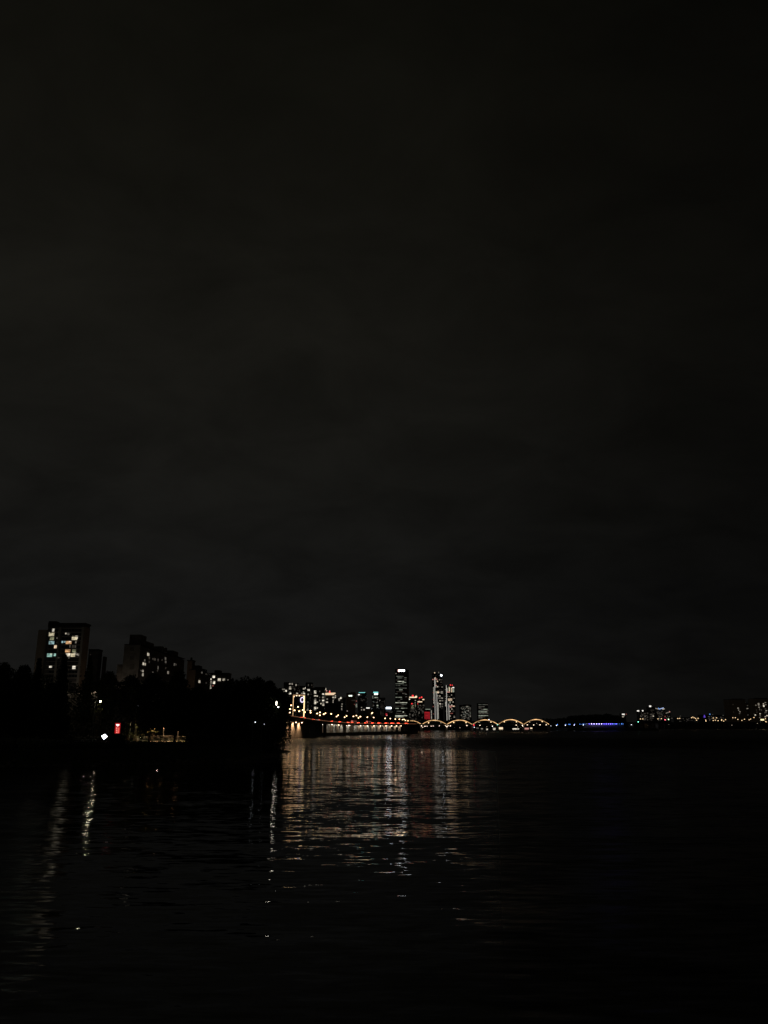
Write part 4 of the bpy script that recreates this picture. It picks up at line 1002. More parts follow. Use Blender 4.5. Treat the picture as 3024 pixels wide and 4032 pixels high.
car(1201, 2.6, 'car with red tail lights at the foot of the thick gate post', 'cars on the elevated road', 0)
car(1249, 3., 'car with red tail lights on the bend below the wide dark slab', 'cars on the elevated road', 1)
car(1287, 12., 'oncoming car with bright headlights on the bend of the elevated road', 'cars on the elevated road', 2, False)
car(1298, 12.5, 'second oncoming car close behind the bright headlights on the bend', 'cars on the elevated road', 1, False)
qx = [1212, 1224, 1236, 1262, 1275, 1308, 1318, 1329, 1340, 1351, 1360, 1368, 1384, 1392, 1416, 1424, 1432, 1441, 1450, 1462, 1474, 1483, 1492, 1500, 1509, 1517, 1526, 1536, 1545, 1552, 1559, 1567, 1574, 1581, 1588, 1596, 1606, 1618, 1632, 1479, 1488, 1496, 1504, 1513, 1521, 1531, 1541, 1548, 1556, 1563, 1571, 1578]
for i, px in enumerate(qx):
    car(px, 2.4 + (i % 3) * 3.1, 'car with red tail lights queuing towards the arched bridge', 'queue of cars nearing the bridge', i, not (i in (3, 17)))
# buses
def bus(px, inset, label):
    t, b_ = road_at(px); n = nrm_at(px); d = Vector((n.y, -n.x, 0)); c = Vector((t.x, t.y, t.z - .45)) + n * inset
    root = empty('bus', c, label, 'bus', 'buses on the elevated road'); root.rotation_euler.z = math.atan2(d.y, d.x)
    def part(mbx, nm, mt, par): o = bpy.data.objects.new(nm, mbx.mesh(nm, mt)); COL.objects.link(o); o.parent = par; return o
    m = MB(); m.box(-4., 4., -1.25, 1.25, .4, 3.2, .06); bd_ = part(m, 'body', surf('bus_paint_red', (.45, .05, .04), .4, 1, .1), root)
    m = MB(); m.box(-4.08, -4., -1.05, 1.05, 1.7, 2.8); part(m, 'rear_window', glow('bus_rear_window', (1., .30, .22), .6), root)
    m = MB(); m.box(-3.6, 3.6, -1.28, -1.2, 1.7, 2.6); part(m, 'side_window', glow('bus_side_window', (1., .40, .30), .10), root)
    for y in (-.9, .9):
        m = MB(); m.ball((-4.06, y, 1.0), .14, .3, .3, 8, 5); part(m, 'tail_light', TAIL, root)
    for x in (-2.6, 2.5):
        m = MB(); [m.tube((x, y - .15, .5), (x, y + .15, .5), .5, .5, 10) for y in (-1.1, 1.1)]; part(m, 'wheel', DARKST, root)
bus(1407, 4., 'red lit bus on the elevated road below the brownish office block')
bus(1466, 4.5, 'red lit bus on the elevated road below the narrow cyan topped tower')

# lit gate frame standing on the road
gp, gb = road_at(1150); YG = 640.
gr = empty('light_gate', (P(1176, 2820, YG).x, YG, 10), 'tall square gate frame outlined in warm light above the elevated road', 'gate')
a = P(1155.5, 2738, YG); b_ = P(1198.5, 2738, YG); zb_ = P(1176, 2824, YG).z
for x, w, nm, mt in ((a.x, .30, 'post', glow('gate_post_light', (1., .62, .30), 1.1, True)), (b_.x, .48, 'post', glow('gate_post_bright', (1., .72, .36), 1.8, True))):
    m = MB(); m.box(x - w, x + w, YG, YG + 1.1, zb_ - 2, a.z - .5); po = m.build('post', STEEL, gr)
    m = MB(); m.box(x - w * .8, x + w * .8, YG - .12, YG - .003, zb_, a.z - .4); m.build('light_strip', mt, po)
m = MB(); m.box(a.x - .4, b_.x + .65, YG, YG + 1.1, a.z - .49, a.z + .5); be = m.build('beam', STEEL, gr)
m = MB(); m.box(a.x - .3, b_.x + .5, YG - .12, YG - .003, a.z - .28, a.z + .42); m.build('light_strip', glow('gate_beam_light', (1., .58, .30), .5, True), be)
for x, y in ((485, 690), (565, 660), (655, 662), (790, 680)):
    p = P(1100 + x * .12055, 2660 + y * .12055, YG - .4); m = MB(); m.box(p.x - .12, p.x + .12, YG - .5, YG - .13, p.z + .35, a.z - .5 + .4 if p.z < a.z - 1.2 else p.z + .4); m.ball(p, .4, .3, .4, 8, 5); m.build('floodlight', glow('gate_floodlight', (1., .80, .55), 2.2, True), be)

# wooded slope behind the road
pl = []
tl = [(1226, 2812), (1260, 2806), (1283, 2788), (1330, 2788), (1372, 2800), (1398, 2806), (1440, 2816), (1500, 2822), (1570, 2830), (1640, 2838)]
for x in np.arange(1226, 1640, 7):
    for k in range(5):
        yt = lerp_tab(tl, x); Y = road_at(x)[0].y + rng.uniform(55, 75); p = P(x + rng.uniform(-3, 3), yt + (2850 - yt) * k / 5 + rng.uniform(0, 4), Y); r = rng.uniform(1.6, 3.0)
        pl.append(((p.x, Y, p.z - r), r))
wood('woods', pl, 40, .8)
m = MB()
for x in np.arange(1226, 1640, 12):
    pass
hx = []
for x in np.arange(1150, 1660, 15):
    yt = lerp_tab([(1150, 2835), (1226, 2822)] + [(q, y + 9) for q, y in tl[1:]], x); Y = road_at(x)[0].y + 78; p = P(x, yt, Y); hx.append((p.x, Y, p.z))
for (xa, ya, za), (xb, yb, zb2) in zip(hx, hx[1:]):
    m.hexa([(xa, ya, 0), (xb, yb, 0), (xb - 25, yb + 45, 0), (xa - 25, ya + 45, 0)], [(xa, ya, za), (xb, yb, zb2), (xb - 25, yb + 45, zb2), (xa - 25, ya + 45, za)])
tag(m.build('hill', SOIL), kind='structure')

# ------------------------------------------------------------------ arched bridge
YB = 1160.
PX = [1582, 1660.5, 1759, 1860, 1961, 2062, 2163]
bx = [P(px, 2852, YB).x for px in PX]
zd = P(1900, 2852.5, YB).z                    # deck level
br = empty('arch_bridge', (bx[0], YB, 0), 'long bridge with six glowing arches over the river', 'bridge')
m = MB(); m.box(bx[0] - 4, bx[-1] + 6, YB + .9, YB + 19, zd - 1.7, zd); m.build('deck', CONCD, br)
m = MB(); m.box(bx[0] - 4, bx[-1] + 6, YB + .3, YB + .89, zd - 1.2, zd + .3)
for x in np.arange(bx[0] - 4, bx[-1] + 6, 2.5): m.box(x, x + .12, YB + .5, YB + .62, zd + .31, zd + 1.1)
m.box(bx[0] - 4, bx[-1] + 6, YB + .48, YB + .64, zd + 1.11, zd + 1.22); m.build('railing', STEEL, br)
for i, x in enumerate(bx):
    m = MB(); m.hexa([(x - 1.6, YB + 1, -3), (x + 1.6, YB + 1, -3), (x + 1.6, YB + 18.5, -3), (x - 1.6, YB + 18.5, -3)], [(x - 1.2, YB + 1.4, zd - 1.71), (x + 1.2, YB + 1.4, zd - 1.71), (x + 1.2, YB + 18, zd - 1.71), (x - 1.2, YB + 18, zd - 1.71)]); m.build('pier', CONC, br)
ARCHM = surf('pale_arch_paint', (.62, .60, .55), .5, .5, .1)
AL = glow('arch_floodlit_glow', (1., .58, .25), 1.05, True, vary=.12); AL2 = glow('arch_floodlit_glow_dim', (1., .62, .32), .45, False, vary=.12)  # added glow along each arch stands in for floodlights from below
for i in range(6):
    xa, xb = bx[i] + .5, bx[i + 1] - .5; top = [2838, 2836, 2835.5, 2834.5, 2833.5, 2833][i]; rise = P(1900, top, YB).z - zd - .1
    N = 28; rib = MB(); li = MB(); rib2 = MB(); hg = MB()
    for k in range(N):
        def pt(t, y): return Vector((xa + (xb - xa) * t, y, zd + .1 + rise * (1 - (2 * t - 1) ** 2)))
        for mm, y, hh, dd in ((rib, YB + .4, .45, .35), (rib2, YB + 18.5, .45, .35), (li, YB + .02, .50 if .2 < k / N < .8 else .42, .025)):
            p0, p1 = pt(k / N, y), pt((k + 1) / N, y)
            mm.hexa([p0 + Vector((0, -dd, -hh)), p1 + Vector((0, -dd, -hh)), p1 + Vector((0, dd, -hh)), p0 + Vector((0, dd, -hh))], [p0 + Vector((0, -dd, hh)), p1 + Vector((0, -dd, hh)), p1 + Vector((0, dd, hh)), p0 + Vector((0, dd, hh))])
        if k % 3 == 0 and 2 < k < N - 2:
            p0 = pt(k / N, YB + .4); hg.tube((p0.x, p0.y, zd), (p0.x, p0.y, p0.z - .46), .09, .09, 5)
    ar = rib.build('arch', ARCHM, br); li.build('glow_line', AL, ar); hg.build('hanger', ARCHM, ar); rib2.build('arch', ARCHM, br)
    m = MB()
    for k in range(2, 9):
        t = k / 10; p = pt(t, 0); m.box(p.x - .25, p.x + .25, YB + .76, YB + 18.1, p.z - .2, p.z + .2)
    m.build('cross_beam', ARCHM, ar)
BL = glow('bridge_soffit_lens', (1., .78, .58), 3.5, True)
def deck_light(px, py, mat=BL, r=.55, nm='deck_lamp'):
    p = P(px, py, YB - .1); m = MB(); m.box(p.x - .2, p.x + .2, YB - .3, YB + .95, p.z + r * .6, p.z + r * .6 + .3)
    if p.z < zd - 2.5: m.box(p.x - .1, p.x + .1, YB + .75, YB + .95, p.z + r * .6 + .31, zd - 1.71)
    hd = m.build(nm, DARKST, br); m = MB(); m.ball((p.x, YB - .15, p.z), r, r, r * .85, 8, 6); m.build('lens', mat, hd)
for x, y in ((735, 268), (760, 292), (798, 275), (838, 274), (910, 272), (948, 270), (1062, 268), (1170, 266), (1218, 266), (1260, 268), (1560, 262)): deck_light(*ZC(x, y), r=.62 if x in (735, 1260, 1560, 798) else .45)
for x, y in ((230, 260), (455, 272), (888, 255), (1000, 256), (1005, 272), (1090, 249), (1205, 251), (1320, 249), (1432, 249)): deck_light(*ZB(x, y))
GN = glow('navigation_green', (.35, 1., .78), 1.6); RN = glow('navigation_red', (1., .03, .06), 2)
deck_light(*ZB(120, 253), mat=RN, r=.95, nm='navigation_light'); deck_light(*ZB(548, 246), mat=GN, r=.75, nm='navigation_light'); deck_light(*ZB(126, 292), mat=LAMPC, r=.55, nm='navigation_light')
# pier lit by its own lamp under the third springing
a = P(1759.5, 2861, YB + .8); m = MB(); m.box(a.x - .3, a.x + .3, YB - .25, YB + .35, a.z + .3, a.z + .7); hd = m.build('pier_lamp', DARKST, br); m = MB(); m.ball((a.x, YB - .1, a.z), .6, .5, .7, 8, 6); m.build('lens', BL, hd)
# lamps on the bridge deck
BLP = [ZC(545, 200), ZC(660, 228), ZC(865, 212), ZC(1085, 214), ZC(1320, 205), ZC(1543, 205), ZB(210, 205), ZB(430, 197), ZB(670, 192), ZB(893, 192), ZB(1130, 200), ZB(1360, 188)]
for i, (px, py) in enumerate(BLP):
    street_lamp(px, py, YB + 3.5, zd, FARLAMP if i not in (3, 6, 10) else DIMLAMP, f'warm lamp on the arched bridge deck, {ORD[i]} along from the elevated road', 'street lamps of the arched bridge')
street_lamp(*ZB(390, 157), YB + 10, zd, WHITELAMP, 'single white lamp rising above the third glowing arch from the island', None)
street_lamp(*ZC(490, 176), YB + 12, zd, ROADLAMP, 'warm lamp showing just above the first arch beside the road', None)

# lights and low lit pavilions along the far bank, seen under the arches
def pavilion(x, y, w, h, mt, label, Y=1490., zz=ZB):
    px, py = zz(x, y); bd = block('riverside_pavilion', label, 'pavilion', px - w * .12, px + w * .12, py - h * .17, Y, 8, CONCD, 1.5, 'lit pavilions under the arches', 4.)
    bd.win(px, py, w * .217, h * .217, mt, 'lit_front'); return bd
pavilion(185, 308, 44, 22, 'w0', 'faint low pavilion under the third arch from the island, dimmest of its row')
pavilion(265, 320, 36, 18, 'w1', 'small low pavilion with a soft white front under the middle of that arch')
pavilion(358, 330, 30, 26, 'w2', 'small pavilion with a white front below the pink light')
pavilion(495, 322, 56, 36, 'w2', 'bright pavilion just before the green navigation light')
pavilion(608, 312, 76, 34, 'K3', 'warm yellow pavilion just past the green navigation light')
pavilion(880, 323, 118, 18, 'w3', 'longest low white lit front, under the second arch from the island')
pavilion(1075, 318, 80, 26, 'P1', 'pinkish lit pavilion at the first pier from the island', )
pavilion(1160, 310, 38, 20, 'K3', 'small peach lit pavilion under the arch nearest the island')
for i, (x, y, kit, lb) in enumerate(((330, 250, WHITELAMP, 'cool white lamp on the far bank under the third arch from the island'), (353, 284, DIMLAMP, 'dim lamp beside the cool white one under that arch'), (455, 280, WHITELAMP, 'white lamp on the far bank before the green navigation light'), (590, 278, DIMLAMP, 'dim lamp right above the warm yellow pavilion'), (910, 290, DIMLAMP, 'dim lamp above the longest white lit front'), (970, 298, DIMLAMP, 'dim lamp past the end of the longest white lit front'), (1255, 226, DIMLAMP, 'dim lamp seen through the arch nearest the island'))):
    px, py = ZB(x, y); street_lamp(px, py, 1496., 2., kit, lb, 'lamps on the far bank under the arches')
for i, (x, y) in enumerate(((1335, 305), (1432, 303))):
    px, py = ZC(x, y); street_lamp(px, py, 1496., 2., SMALLLAMP if i == 0 else DIMLAMP, ['fainter of two lamps low under the arch above the lit pier', 'clearer of two lamps low under the arch above the lit pier'][i], 'lamps on the far bank under the arches')
# hedge of trees along the far bank behind the bridge
pl = []
tl2 = [(1600, 2838), (1700, 2834), (1800, 2836), (1900, 2835), (2000, 2838), (2080, 2836), (2140, 2826), (2170, 2824)]
for x in np.arange(1600, 2175, 6):
    for k in range(4):
        yt = lerp_tab(tl2, x); Y = rng.uniform(1560, 1590); p = P(x, yt + k * 7 + rng.uniform(0, 5), Y); r = rng.uniform(3, 5); pl.append(((p.x, Y, p.z - r), r))
wood('woods', pl, 26, 1.5)

# ------------------------------------------------------------------ wooded island with blue lights
YI = 1330.
isl = [(xr(2140, YI), YI + 30), (xr(2200, YI), YI), (xr(2480, YI), YI + 10), (xr(2560, 1380), 1380), (xr(2540, 1450), 1450), (xr(2150, 1440), 1440)]
slab('island', isl, 4.2, SOIL, 8.)
pl = []
tl3 = [(2150, 2832), (2190, 2827), (2235, 2822), (2245, 2815), (2300, 2812), (2330, 2811), (2380, 2810), (2392, 2807), (2400, 2811), (2430, 2815), (2450, 2822), (2462, 2836), (2468, 2848)]
for x in np.arange(2152, 2466, 3.6):
    for k in range(9):
        yt = lerp_tab(tl3, x); Y = rng.uniform(1372, 1425); r = rng.uniform(2.0, 3.4); p = P(x, yt + (2858 - yt) * k / 8 + rng.uniform(0, 3), Y); pl.append(((p.x, Y, max(5, p.z - r)), r))
wood('woods', pl, 34, 1.0)
tc_ = empty('island_terrace', (xr(2380, 1345), 1345, 4), 'low terrace wall of the wooded island lit by a row of blue lights', 'terrace')
a = P(2300, 2854, 1345.); b_ = P(2460, 2854, 1345.); zt_ = P(2380, 2853, 1345.).z
m = MB(); m.box(a.x, b_.x, 1345, 1352, 2, zt_ - 2.6); m.box(a.x, b_.x, 1350, 1351.5, zt_ - 2.59, zt_ + 2.2); m.build('wall', CONC, tc_)
m = MB(); m.box(a.x - 1, b_.x + 1, 1344, 1353, zt_ + 2.21, zt_ + 2.8); m.build('canopy', CONCD, tc_)
BLU = glow('blue_lamp', (.15, .11, 1.), 8, True); BLV = glow('violet_blue_lamp', (.38, .32, 1.), 10, True); BLS = glow('azure_lamp', (.10, .30, 1.), 2.2, True)
for x, mt, r in ((995, BLU, .5), (1033, BLV, .62), (1075, BLV, .62), (1117, BLV, .66), (1158, BLV, .62), (1198, BLV, .62), (1238, BLU, .55), (1274, BLU, .62), (1310, BLU, .66), (1343, BLU, .66), (1372, BLU, .5), (1392, BLS, .55), (1412, BLS, .55), (1434, BLU, .55), (1450, BLS, .45), (1490, BLS, .3), (1527, BLS, .75), (1552, BLS, .4)):
    px, py = ZI(x, 250); p = P(px, py, 1344.5); m = MB(); m.ball((p.x, 1344.4, p.z), r, r * .7, r, 8, 6); m.build('blue_light', mt, tc_)
for i, (x, y, kit, lb) in enumerate(((364, 277, WHITELAMP, 'bluish lamp on the island shore, closest to the last arch'), (380, 287, SMALLLAMP, 'smaller bluish lamp beside the one closest to the last arch'), (460, 277, WHITELAMP, 'white lamp on the island shore, second cluster from the bridge'), (605, 274, WHITELAMP, 'brightest white lamp on the dark island shore, third cluster from the bridge'), (750, 270, WHITELAMP, 'white lamp on the island shore midway to the blue row'), (898, 268, WHITELAMP, 'white lamp on the island shore just before the blue row'), (957, 250, SMALLLAMP, 'small pale lamp at the very start of the blue row'))):
    px, py = ZI(x, y); street_lamp(px, py, 1340., 3.5, kit, lb, 'white lamps on the island shore')
ac = empty('light_chain', (xr(2250, 1346), 1346, 4), 'string of faint azure lights on the island between the white lamps', 'string lights')
m = MB(); q0 = P(*ZI(470, 258), 1346.); q1 = P(*ZI(930, 256), 1346.)
m.tube((q0.x, 1346, q0.z + .5), (q1.x, 1346, q1.z + .5), .06, .06, 5); m.tube((q0.x, 1346, 3.5), (q0.x, 1346, q0.z + .6), .1, .1, 5); m.tube((q1.x, 1346, 3.5), (q1.x, 1346, q1.z + .6), .1, .1, 5); m.build('cable', DARKST, ac)
for x, y, r in ((476, 260, .7), (612, 258, .5), (663, 258, .6), (682, 258, .6), (755, 256, .6), (842, 254, .45), (867, 257, .3), (897, 253, .6), (925, 256, .4)):
    p = P(*ZI(x, y), 1346.); m = MB(); m.ball((p.x, 1345.9, p.z), r, r, r, 8, 6); m.build('bulb', BLS, ac)

# ------------------------------------------------------------------ right hand far bank: riverside viaduct, lamps, city
def ybank(px): return lerp_tab([(2440, 1700.), (2600, 1760.), (2800, 1830.), (3024, 1890.), (3200, 1960.)], px)
vx = [(px, ybank(px)) for px in np.arange(2440, 3241, 20)]
vd = empty('riverside_viaduct', (xr(2750, 1800), 1800, 0), 'long black viaduct along the far bank below the rows of warm lamps', 'road viaduct')
m = MB(); m2 = MB(); m3 = MB()
for (pa, ya), (pb, yb) in zip(vx, vx[1:]):
    A0 = Vector((xr(pa, ya), ya, 0)); B0 = Vector((xr(pb, yb), yb, 0)); zt_ = P(2700, 2843.5, ya).z
    up = lambda v, z: (v.x, v.y, z)
    bk = Vector((-4, 14, 0))
    m.hexa([up(A0, zt_ - 2.6), up(B0, zt_ - 2.6), up(B0 + bk, zt_ - 2.6), up(A0 + bk, zt_ - 2.6)], [up(A0, zt_), up(B0, zt_), up(B0 + bk, zt_), up(A0 + bk, zt_)])
    m2.obox((A0.x, A0.y + 5, -1), (1, 0, 0), (0, 1, 0), 1.8, 6, zt_ - 1.61)
    wb = Vector((-4, 16, 0)); wc = Vector((-4, 17, 0))
    m3.hexa([up(A0 + wb, 0), up(B0 + wb, 0), up(B0 + wc, 0), up(A0 + wc, 0)], [up(A0 + wb, zt_ - 2.7), up(B0 + wb, zt_ - 2.7), up(B0 + wc, zt_ - 2.7), up(A0 + wc, zt_ - 2.7)])
m.build('deck', CONCD, vd); tag(m2.build('pier', CONCD, vd), kind='stuff'); m3.build('embankment_wall', CONCD, vd)
FL = [ZR(x, y) for x, y in ((230, 503), (283, 502), (613, 499), (685, 496), (1045, 493), (1087, 490), (1345, 475), (1372, 462), (1400, 475), (1432, 490), (1452, 528), (1486, 488))]
FL += [ZS(x, y) for x, y in ((50, 515), (15, 560), (225, 556), (233, 580), (400, 508), (398, 567), (475, 504), (447, 558), (510, 570), (593, 545), (594, 562), (641, 579), (682, 545), (850, 503), (907, 502), (967, 541), (1060, 563), (1118, 536), (1259, 533), (1226, 549), (1337, 497), (1600, 525), (1604, 588), (1620, 612))]
FL.sort()
for i, (px, py) in enumerate(FL):
    Y = ybank(px) + 7; street_lamp(px, py, Y, P(2700, 2843.5, Y).z, FARLAMP, f'warm lamp on the far viaduct, {ORD[i]} along from the island', 'warm lamps of the far viaduct', 1 if i % 2 else -1)
for x, y, mt, lb, nm in ((768, 520, glow('signal_red', (1., .12, .18), 5), 'red traffic light between the warm lamps on the far viaduct', 'traffic_light'), (842, 512, glow('signal_green', (.55, 1., .5), 5), 'pale green traffic light next to the red one on the far viaduct', 'traffic_light'), (183, 567, glow('signal_teal', (.2, 1., .62), 4), 'teal green light low at the island end of the far viaduct', 'traffic_light')):
    px, py = ZR(x, y); Y = ybank(px) + 6; p = P(px, py, Y); zt_ = P(2700, 2843.5, Y).z
    r_ = empty(nm, (p.x, Y, zt_), lb, 'traffic light'); m = MB(); m.tube((p.x, Y + .6, zt_ - .5), (p.x, Y + .6, max(p.z + .8, zt_ + 1)), .12, .1, 6); m.build('pole', DARKST, r_)
    m = MB(); m.box(p.x - .8, p.x + .8, Y + .1, Y + .5, p.z - .8, p.z + .8); hd = m.build('signal_head', DARKST, r_); m = MB(); m.ball((p.x, Y, p.z), 1.1, .4, .95, 10, 6); m.build('lens', mt, hd)
for i, (px, py, kit, lb) in enumerate([(*ZR(33, 628), WHITELAMP, 'small white lamp under the far viaduct at the island end'), (*ZR(5, 628), SMALLLAMP, 'faint twin of the small white lamp at the island end'), (*ZR(405, 637), FARLAMP, 'bright white lamp low under the far viaduct'), (*ZR(645, 635), WHITELAMP, 'white lamp under the viaduct below a pair of warm lamps'), (*ZR(851, 629), DIMLAMP, 'faint lamp under the viaduct below the green traffic light'), (*ZS(67, 624), WHITELAMP, 'first of two close white lamps under the middle of the viaduct'), (*ZS(119, 624), DIMLAMP, 'second of two close lamps under the middle of the viaduct'), (*ZS(503, 628), DIMLAMP, 'soft lamp under the viaduct below the densest warm lamps'), (*ZS(826, 677), DIMLAMP, 'lowest lamp under the viaduct, close above the water'), (*ZS(1412, 638), DIMLAMP, 'soft lamp under the viaduct below the big yellow light'), (*ZS(1487, 607), SMALLLAMP, 'small cool lamp just above the soft lamp under the yellow light')]):
    Y = ybank(px) - 3; street_lamp(px, py, Y, 1., kit, lb, 'lamps below the far viaduct')

b = block('hotel_tower', 'slim tower showing two white lit floors right behind the island', 'building', 2447, 2464, 2811, 1650., 14, FACADE2, 4)
wins(b, ZI, [(1553, 93, 44, 16, 'S2'), (1560, 118, 36, 8, 'w1'), (1547, 134, 24, 14, 'w2'), (1600, 92, 14, 12, 'P0')])
b = block('apartment_tower', 'dim pair of towers with two white roof signs, nearest the island', 'apartment building', 2518, 2554, 2800, 2000., 24, FACADE2, 4)
wins(b, ZR, [(443 - 263, 327, 48, 24, 'S2'), (280, 324, 28, 24, 'S2'), (330, 385, 12, 20, 'w0'), (332, 440, 18, 18, 'w1'), (240, 440, 12, 14, 'w00'), (340, 500, 14, 30, 'w00')]); faint(b, 2521, 2552, 2806, 2836, 9, 9, .4, ['w00', 'w00', 'w0'])
b = block('office_tower', 'dim tower with one white light at its very top', 'skyscraper', 2556, 2580, 2784, 2050., 22, FACADE2, 4)
wins(b, ZR, [(443, 226, 42, 30, 'S2'), (490, 310, 80, 12, 'w00'), (480, 400, 80, 10, 'w0'), (508, 441, 30, 20, 'w2'), (480, 445, 60, 10, 'w0'), (460, 480, 60, 12, 'w00')]); faint(b, 2558, 2578, 2800, 2838, 6, 10, .3, ['w00'])
b = block('office_tower', 'tower crowned by crossing blue and white light lines', 'skyscraper', 2583, 2617, 2793, 2080., 24, FACADE2, 4)
for (xa, ya, xb, yb, mt) in ((550, 268, 625, 288, 'w1'), (620, 262, 640, 290, 'B'), (640, 288, 735, 260, glow('blue_white_line', (.45, .6, 1.), .9)), (705, 288, 755, 284, 'w2')):
    p0, p1 = P(*ZR(xa, ya), 2079.), P(*ZR(xb, yb), 2079.); m = MB(); m.tube(p0, p1, .9, .9, 6); m.build('glow_line', WIN[mt] if isinstance(mt, str) else mt, b.root)
faint(b, 2585, 2615, 2800, 2838, 9, 12, .3, ['w00', 'w00', 'w0'])
b = block('office_building', 'small tower with one slanting pale line of light on its roof edge', 'building', 2620, 2640, 2810, 2060., 20, FACADE2, 4)
p0, p1 = P(*ZR(785, 380), 2059.), P(*ZR(868, 348), 2059.); m = MB(); m.tube(p0, p1, .9, .8, 6); m.build('glow_line', WIN['w1'], b.root); roof_light(b, *ZR(866, 346), 'P1', 1.4, -1.)
faint(b, 2622, 2638, 2816, 2838, 4, 7, .4, ['w00', 'w0']); wins(b, ZR, [(768, 450, 16, 24, 'P0')])
b = block('apartment_block', 'low dim blocks with a single bright blue light over the far lamps', 'apartment building', 2764, 2868, 2816, 2150., 30, FACADE2, 4)
roof_light(b, *ZS(321, 422), 'B', 1.5, -1.); faint(b, 2768, 2865, 2820, 2838, 24, 5, .3, ['w00', 'w00', 'w0'])
wins(b, ZS, [(387, 430, 16, 14, 'w0'), (630, 447, 24, 12, 'w0')])
vt = P(*ZS(200, 498), 2100.); v2 = P(*ZS(195, 440), 2100.); r_ = empty('lit_pylon', (vt.x, 2100, 4.), 'small violet lit wedge standing among the far lamps', 'pylon')
m = MB(); m.tube((vt.x, 2100, 4.5), (vt.x, 2100, vt.z), .5, .5, 6); m.build('mast', DARKST, r_); m = MB(); m.tube(vt, (v2.x, 2100, v2.z), 2.6, 1.1, 8); m.build('lantern', WIN['V'], r_)
b = block('apartment_block', 'low dim block between the slanting light and the brightest lamp cluster', 'apartment building', 2664, 2730, 2826, 2150., 24, FACADE2, 4)
faint(b, 2666, 2728, 2828, 2842, 14, 4, .3, ['w00', 'w0', 'w00']); wins(b, ZR, [(915, 490, 36, 14, 'w0'), (1100, 440, 20, 14, 'w0')])
FARPAINT = surf('pale_brown_render', (.52, .42, .32), .85, .05, .12)
b = block('apartment_tower', 'large dim brown apartment tower with a few scattered windows on the far bank', 'apartment building', 2868, 2934, 2755, 2000., 30, FARPAINT, 4, None, 3.)
roof_box(b, 2884, 2925, 2751)
wins(b, ZS, [(852, 200, 18, 14, 'w00'), (972, 282, 34, 16, 'w1'), (984, 326, 22, 16, 'w1'), (1012, 366, 28, 18, 'w1'), (1005, 408, 30, 14, 'w0'), (868, 370, 12, 24, 'w00')])
b = block('apartment_tower', 'narrow dim wing between the two large apartment towers of the far bank', 'apartment building', 2934.5, 2966, 2770, 2020., 26, FARPAINT, 4, None, 3.)
wins(b, ZS, [(1185, 225, 26, 12, 'w0'), (1185, 292, 36, 16, 'w1'), (1165, 370, 14, 36, 'w00'), (1195, 440, 24, 14, 'w0')])
b = block('apartment_tower', 'large apartment tower with many lit windows at the edge of the view', 'apartment building', 2966.5, 3040, 2752, 1960., 30, FARPAINT, 4, None, 3.)
roof_box(b, 2975, 3020, 2748)
wins(b, ZS, [(1380, 215, 28, 16, 'w1'), (1443, 185, 34, 36, 'w1'), (1445, 210, 38, 14, 'w1'), (1556, 184, 24, 22, 'w2'), (1597, 154, 36, 14, 'w1'), (1604, 205, 34, 14, 'w1'), (1561, 232, 32, 36, 'w3'), (1452, 260, 30, 18, 'w1'), (1495, 235, 30, 14, 'w00'), (1465, 310, 18, 36, 'w0'), (1505, 325, 22, 16, 'w0'), (1620, 342, 36, 16, 'w2'), (1395, 325, 24, 14, 'w00'), (1478, 412, 28, 18, 'w2'), (1480, 458, 24, 14, 'w1'), (1370, 440, 32, 20, 'w3'), (1600, 300, 30, 12, 'w0'), (1615, 385, 36, 12, 'w0'), (1640, 455, 40, 20, 'w2'), (1598, 480, 26, 20, 'w2'), (1472, 502, 20, 14, 'w1'), (1405, 375, 22, 16, 'w00'), (1340, 410, 26, 14, 'w00'), (1590, 390, 16, 12, 'w0')])
yl = P(*ZS(1528, 549), 1885.); r_ = empty('roadside_billboard', (yl.x, 1885, 10), 'big yellow lit board among the lamps by the large apartment tower', 'billboard')
m = MB(); m.box(yl.x - 4.4, yl.x + 4.4, 1885, 1885.6, yl.z - 1.9, yl.z + 1.9); m.build('board', DARKST, r_); m = MB(); m.box(yl.x - 4.1, yl.x + 4.1, 1884.8, 1884.99, yl.z - 1.6, yl.z + 1.6); m.build('lit_face', glow('yellow_board', (1., .84, .45), 1.6), r_)
m = MB(); [m.tube((yl.x + q, 1885.3, 6), (yl.x + q, 1885.3, yl.z - 1.9), .2, .2, 6) for q in (-3, 3)]; m.build('post', DARKST, r_)

# ------------------------------------------------------------------ overcast night sky lit by the city
w = bpy.data.worlds.new('World'); S.world = w; w.use_nodes = True
nt = w.node_tree; L = nt.links; bg = nt.nodes['Background']
tc = nt.nodes.new('ShaderNodeTexCoord'); sep = nt.nodes.new('ShaderNodeSeparateXYZ'); L.new(tc.outputs['Generated'], sep.inputs[0])
def M(op, a, b=None, c=None, clamp=False):
    n = nt.nodes.new('ShaderNodeMath'); n.operation = op; n.use_clamp = clamp
    for i, x in enumerate((a, b, c)):
        if x is None: continue
        if isinstance(x, (int, float)): n.inputs[i].default_value = x
        else: L.new(x, n.inputs[i])
    return n.outputs[0]
el = M('MAXIMUM', sep.outputs['Z'], 0.0)
ramp = nt.nodes.new('ShaderNodeValToRGB'); L.new(el, ramp.inputs['Fac'])
cr = ramp.color_ramp
stops = [(0.0, (.0078, .0077, .0071)), (.07, (.0072, .0071, .0067)), (.14, (.0064, .0064, .0061)), (.30, (.0071, .0069, .0059)), (.48, (.0074, .0070, .0055)), (.64, (.0052, .0049, .0036)), (.80, (.0033, .0032, .0022))]
cr.elements[0].position, cr.elements[0].color = stops[0][0], (*stops[0][1], 1)
cr.elements[1].position, cr.elements[1].color = stops[-1][0], (*stops[-1][1], 1)
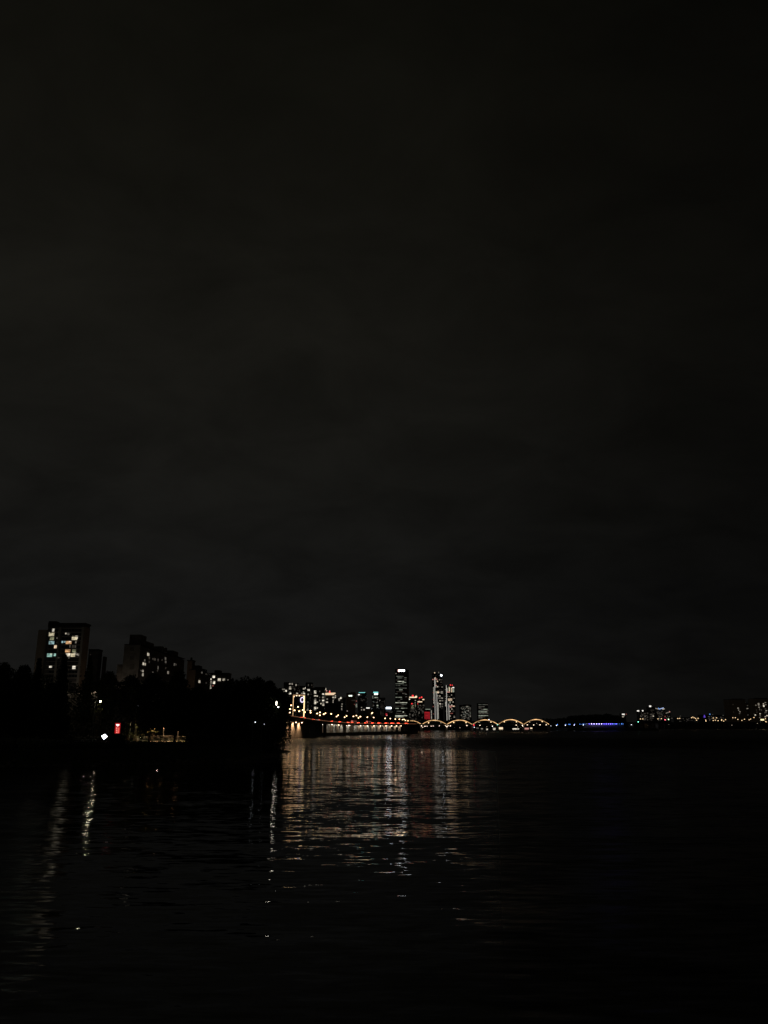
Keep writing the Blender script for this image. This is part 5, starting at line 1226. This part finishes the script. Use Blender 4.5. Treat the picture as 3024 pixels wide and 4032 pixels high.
for p, c in stops[1:-1]:
    e = cr.elements.new(p); e.color = (*c, 1)
# clouds seen on a flat layer overhead
inv = M('DIVIDE', 1.0, M('ADD', el, .34))
cmb = nt.nodes.new('ShaderNodeCombineXYZ'); L.new(M('MULTIPLY', sep.outputs['X'], inv), cmb.inputs[0]); L.new(M('MULTIPLY', sep.outputs['Y'], inv), cmb.inputs[1])
mp = nt.nodes.new('ShaderNodeMapping'); mp.inputs['Scale'].default_value = (1.0, 1.3, 1); mp.inputs['Rotation'].default_value = (0, 0, .5); L.new(cmb.outputs[0], mp.inputs['Vector'])
n1 = nt.nodes.new('ShaderNodeTexNoise'); n1.inputs['Scale'].default_value = 4.2; n1.inputs['Detail'].default_value = 7; n1.inputs['Roughness'].default_value = .56; n1.inputs['Distortion'].default_value = .4; L.new(mp.outputs['Vector'], n1.inputs['Vector'])
cl = nt.nodes.new('ShaderNodeMapRange'); cl.inputs['From Min'].default_value = .3; cl.inputs['From Max'].default_value = .7; cl.inputs['To Min'].default_value = .77; cl.inputs['To Max'].default_value = 1.22; L.new(n1.outputs['Fac'], cl.inputs['Value'])
# the glow of the city is stronger over the near bank than over the open river
az = nt.nodes.new('ShaderNodeMapRange'); az.interpolation_type = 'SMOOTHSTEP'
for k, x in zip(('From Min', 'From Max', 'To Min', 'To Max'), (-.15, .50, 1.08, .42)): az.inputs[k].default_value = x
L.new(sep.outputs['X'], az.inputs['Value'])
below = nt.nodes.new('ShaderNodeMapRange')
for k, x in zip(('From Min', 'From Max', 'To Min', 'To Max'), (-.03, 0.0, .25, 1.0)): below.inputs[k].default_value = x
L.new(sep.outputs['Z'], below.inputs['Value'])
fac = M('MULTIPLY', M('MULTIPLY', cl.outputs['Result'], az.outputs['Result']), below.outputs['Result'])
vs = nt.nodes.new('ShaderNodeVectorMath'); vs.operation = 'SCALE'; L.new(ramp.outputs['Color'], vs.inputs[0]); L.new(fac, vs.inputs['Scale'])
L.new(vs.outputs['Vector'], bg.inputs['Color']); bg.inputs['Strength'].default_value = 1.0

# ------------------------------------------------------------------ camera and render settings
cam = bpy.data.cameras.new('camera'); co = bpy.data.objects.new('camera', cam); COL.objects.link(co)
cam.sensor_fit = 'HORIZONTAL'; cam.sensor_width = 36; cam.lens = 36 * F / 3024.; cam.clip_start = .5; cam.clip_end = 25000
co.location = (0, 0, H); co.rotation_euler = (math.pi / 2 + PITCH, 0, 0); S.camera = co
S.view_settings.view_transform = 'Standard'; S.view_settings.look = 'None'; S.view_settings.exposure = 0; S.view_settings.gamma = 1
S.render.engine = 'CYCLES'
cy = S.cycles
cy.use_denoising = True; cy.denoiser = 'OPENIMAGEDENOISE'; cy.denoising_input_passes = 'RGB_ALBEDO_NORMAL'; cy.denoising_prefilter = 'ACCURATE'; cy.use_adaptive_sampling = False
cy.max_bounces = 3; cy.diffuse_bounces = 1; cy.glossy_bounces = 2; cy.sample_clamp_indirect = 12; cy.caustics_reflective = True; cy.blur_glossy = 0.0
cy.use_light_tree = True
cy.pixel_filter_type = 'BLACKMAN_HARRIS'; cy.filter_width = 1.5
